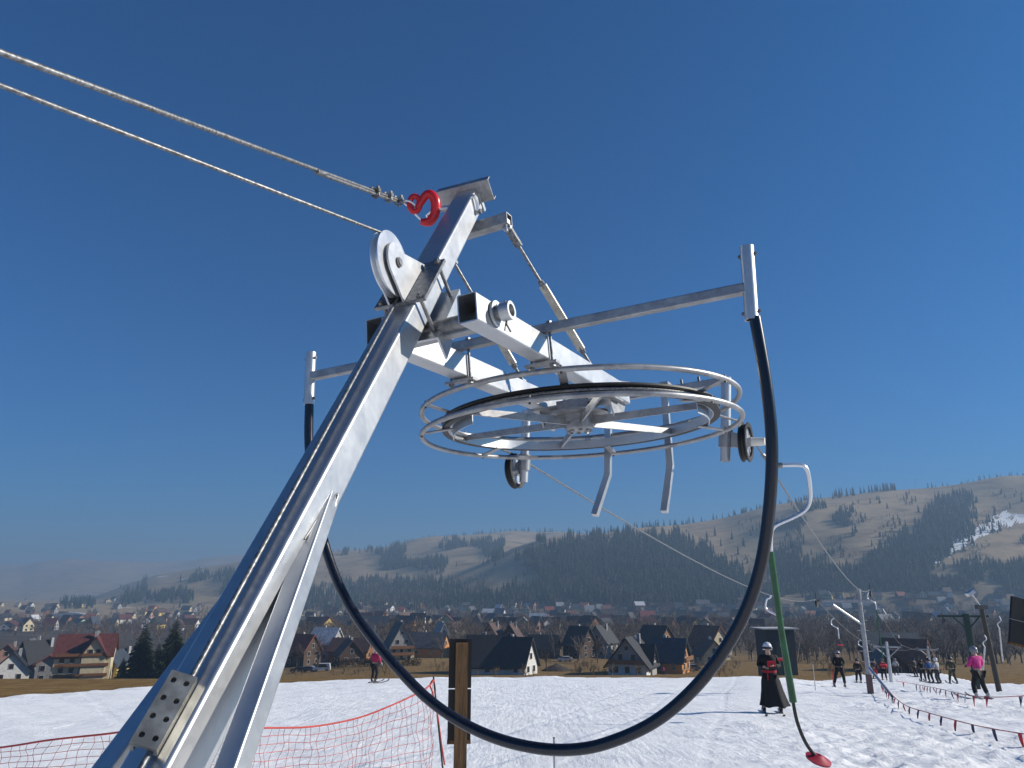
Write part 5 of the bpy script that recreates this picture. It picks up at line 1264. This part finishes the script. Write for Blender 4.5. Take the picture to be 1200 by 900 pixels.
        m.loft(rg); m.build('hair' if hair else 'cap', HAIR if hair else cloth('grey_cap', (.12, .12, .13)), t, local=True)
        for s in (-1, 1): MB().box(hc+np.array([.035*s, .093, -.035]), ((1, 0, 0), (0, 1, 0), UP), (.014, .006, .007)).build('eye', HAIR, t, local=True)
    if robe:
        m = MB(); rg = []
        for z, rx, ry, cy in ((1.44, .13, .10, .04), (1.36, .205, .145, .04), (1.25, .205, .15, .04), (1.08, .175, .135, .02), (.98, .18, .14, .0), (.80, .235, .19, .0), (.55, .27, .24, .02), (.34, .315, .28, .03), (.20, .355, .31, .03), (.18, .34, .30, .03)):
            rg.append([np.array([rx*math.cos(b)*(1+.085*math.sin(7*b+z)*max(1.2-z, 0)+.05*math.sin(11*b)*max(1.1-z, 0))-.09*max(1.0-z, 0), ry*math.sin(b)*(1+.09*math.sin(6*b+1)*max(1.2-z, 0))+cy, z+(.02*math.sin(5*b) if z < .2 else 0)])*k for b in np.linspace(0, 2*PI, 49)[:-1]])
        m.loft(rg, cap=False); m.build('robe', robe, t, local=True)
        if sash:
            m = MB(); m.lathe(np.array([0, .01, 1.03])*k, UP, [(.172, -.03), (.186, -.03), (.19, .03), (.176, .03)], 32); m.v = [(x, y*.8, z) for x, y, z in m.v]; m.build('sash', sash, t, local=True)
            MB().loft([[(x, .15+(1-z)*.14, z*k) for x in (.04, .075)]+[(x, .17+(1-z)*.14, z*k) for x in (.075, .04)] for z in (1.0, .9, .82)]).build('sash_end', sash, t, local=True)
    return t, J
def foot_at(px, row):
    q, ok = hits([px], [row], 3., 400.); p = q[0]; return np.array([p[0], p[1], p[2]+hsnow(p[0], p[1])])
_sn = [o for o in COL.objects if o.name == 'piste_snow'][0]
from mathutils.bvhtree import BVHTree
_bv = BVHTree.FromPolygons([v.co[:] for v in _sn.data.vertices], [p.vertices[:] for p in _sn.data.polygons])
def hsnow(x, y):
    h = _bv.ray_cast(Vector((x, y, 200)), Vector((0, 0, -1)))[0]
    return (h.z-gz(x, y)) if h else 0.
BLK, RED_, PNK, NAVY, DGY, LGY, OLV, BLU = cloth('black', (.010, .010, .012)), cloth('red', (.42, .02, .03)), cloth('pink', (.62, .035, .24)), cloth('navy', (.02, .03, .07)), cloth('dark_grey', (.04, .04, .045)), cloth('light_grey', (.42, .43, .45)), cloth('olive', (.06, .06, .035)), cloth('blue', (.03, .09, .25))
HW, HB, HGR = mat('white_helmet', (.72, .72, .72), .3), mat('black_helmet', (.02, .02, .022), .3), mat('grey_helmet', (.25, .25, .27), .3)
# the skier in the long robe, coming up the track holding something red at the chest
p = foot_at(906, 839)
rb_, J = person('person in a long black robe and white helmet, skiing with a red folder held up', p, 165, dict(elL=(-.26, .02, 1.16), wrL=(-.12, .27, 1.20), elR=(.26, .02, 1.16), wrR=(.13, .27, 1.16), anL=(-.21, -.01, .11), anR=(.21, -.01, .11), knL=(-.17, .09, .49), knR=(.17, .09, .49)), BLK, BLK, None, HW, robe=BLK, sash=cloth('red_sash', (.35, .015, .03)), H_=1.80, boot=BOOT)
fd_ = MB().box((0, 0, 0), ((1, 0, 0), (0, .3, 1), (0, 1, -.3)), (.10, .075, .012))
q = np.array([-.05, .335, 1.24]); c_, s_ = math.cos(R(165)), math.sin(R(165)); fp = p+np.array([q[0]*c_-q[1]*s_, q[0]*s_+q[1]*c_, q[2]])
fo = thing('folder', fp, 'red folder held up by the person in the black robe', 'folder', None, R(165)); fd_.build('cover', cloth('red_cover', (.5, .02, .04)), fo, local=True)
p = foot_at(986, 808)
person('skier dressed all in black with a grey helmet, legs apart, riding the tow', p, 160, dict(wrL=(-.08, .25, 1.02), wrR=(.08, .25, 1.0), anL=(-.20, -.05, .11), anR=(.30, .10, .11), knL=(-.17, .08, .50), knR=(.22, .14, .52)), BLK, BLK, BLK, HGR, H_=1.78)
p = foot_at(1152, 823)
person('skier in a bright pink jacket and black trousers seen from behind', p, 12, dict(wrL=(-.18, .26, 1.1), wrR=(.18, .26, 1.1), anL=(-.24, 0, .11), anR=(.24, 0, .11), knL=(-.19, .1, .49), knR=(.20, .1, .49)), PNK, BLK, BLK, HGR, H_=1.74, boot=BOOTW)
p = foot_at(438, 803)
person('skier in a red and white jacket with a white helmet, near the brown hedge', p, -30, dict(wrL=(-.22, .22, 1.02), anL=(-.17, .05, .11), anR=(.17, -.08, .11), knR=(.16, .05, .5)), cloth('crimson', (.45, .02, .09)), BLK, LGY, HW, H_=1.72)
G = 'people queuing at the lower lift station'
for px, row, yaw, jk, pn, hl, lab, sk_, pose in (
    (1007, 806, 170, BLK, BLK, HB, 'skier in black right behind the nearest tower pole', True, {}),
    (1026, 801, 190, DGY, RED_, HB, 'small skier in grey top and red trousers right of the nearest tower', True, {}),
    (1037, 803, 150, RED_, BLK, HGR, 'small skier in a red jacket below the second lift tower', True, {}),
    (1051, 795, 170, LGY, DGY, HGR, 'small person in light grey beside the second lift tower', False, {}),
    (1064, 790, 180, cloth('orange', (.6, .13, .04)), DGY, None, 'far person in an orange jacket left of the queue', False, {}),
    (1074, 797, 20, DGY, BLK, HB, 'small person in dark grey at the left end of the queue', True, {}),
    (1083, 805, -20, BLK, BLK, HB, 'person all in black bending at the left of the queue', True, dict(che=(0, .18, 1.25), nec=(0, .26, 1.38), hea=(0, .32, 1.47), top=(0, .34, 1.59), chin=(0, .38, 1.43), shL=(-.19, .17, 1.33), shR=(.19, .17, 1.33), elL=(-.27, .3, 1.1), elR=(.27, .3, 1.1), wrL=(-.2, .5, 1.0), wrR=(.2, .5, 1.0))),
    (1092, 806, 10, BLU, BLK, HB, 'person in a blue jacket in the middle of the queue', True, {}),
    (1101, 807, 30, LGY, DGY, HW, 'person in a pale jacket with a white helmet in the queue', True, {}),
    (1118, 808, -15, OLV, OLV, HB, 'person in dark olive clothes at the right end of the queue', True, dict(anL=(-.22, 0, .11), anR=(.22, 0, .11)))):
    person(lab, foot_at(px, row-(4 if row > 798 else 2)), yaw, pose, jk, pn, BLK, hl, G, sk_, H_=1.62)
person('far small person in a pink jacket standing beside the orange wooden house', on_ground(778, 158., 0.0), 0, {}, PNK, NAVY, None, None, None, False, hair=True)
bpy.data.scenes.remove(_tmp)
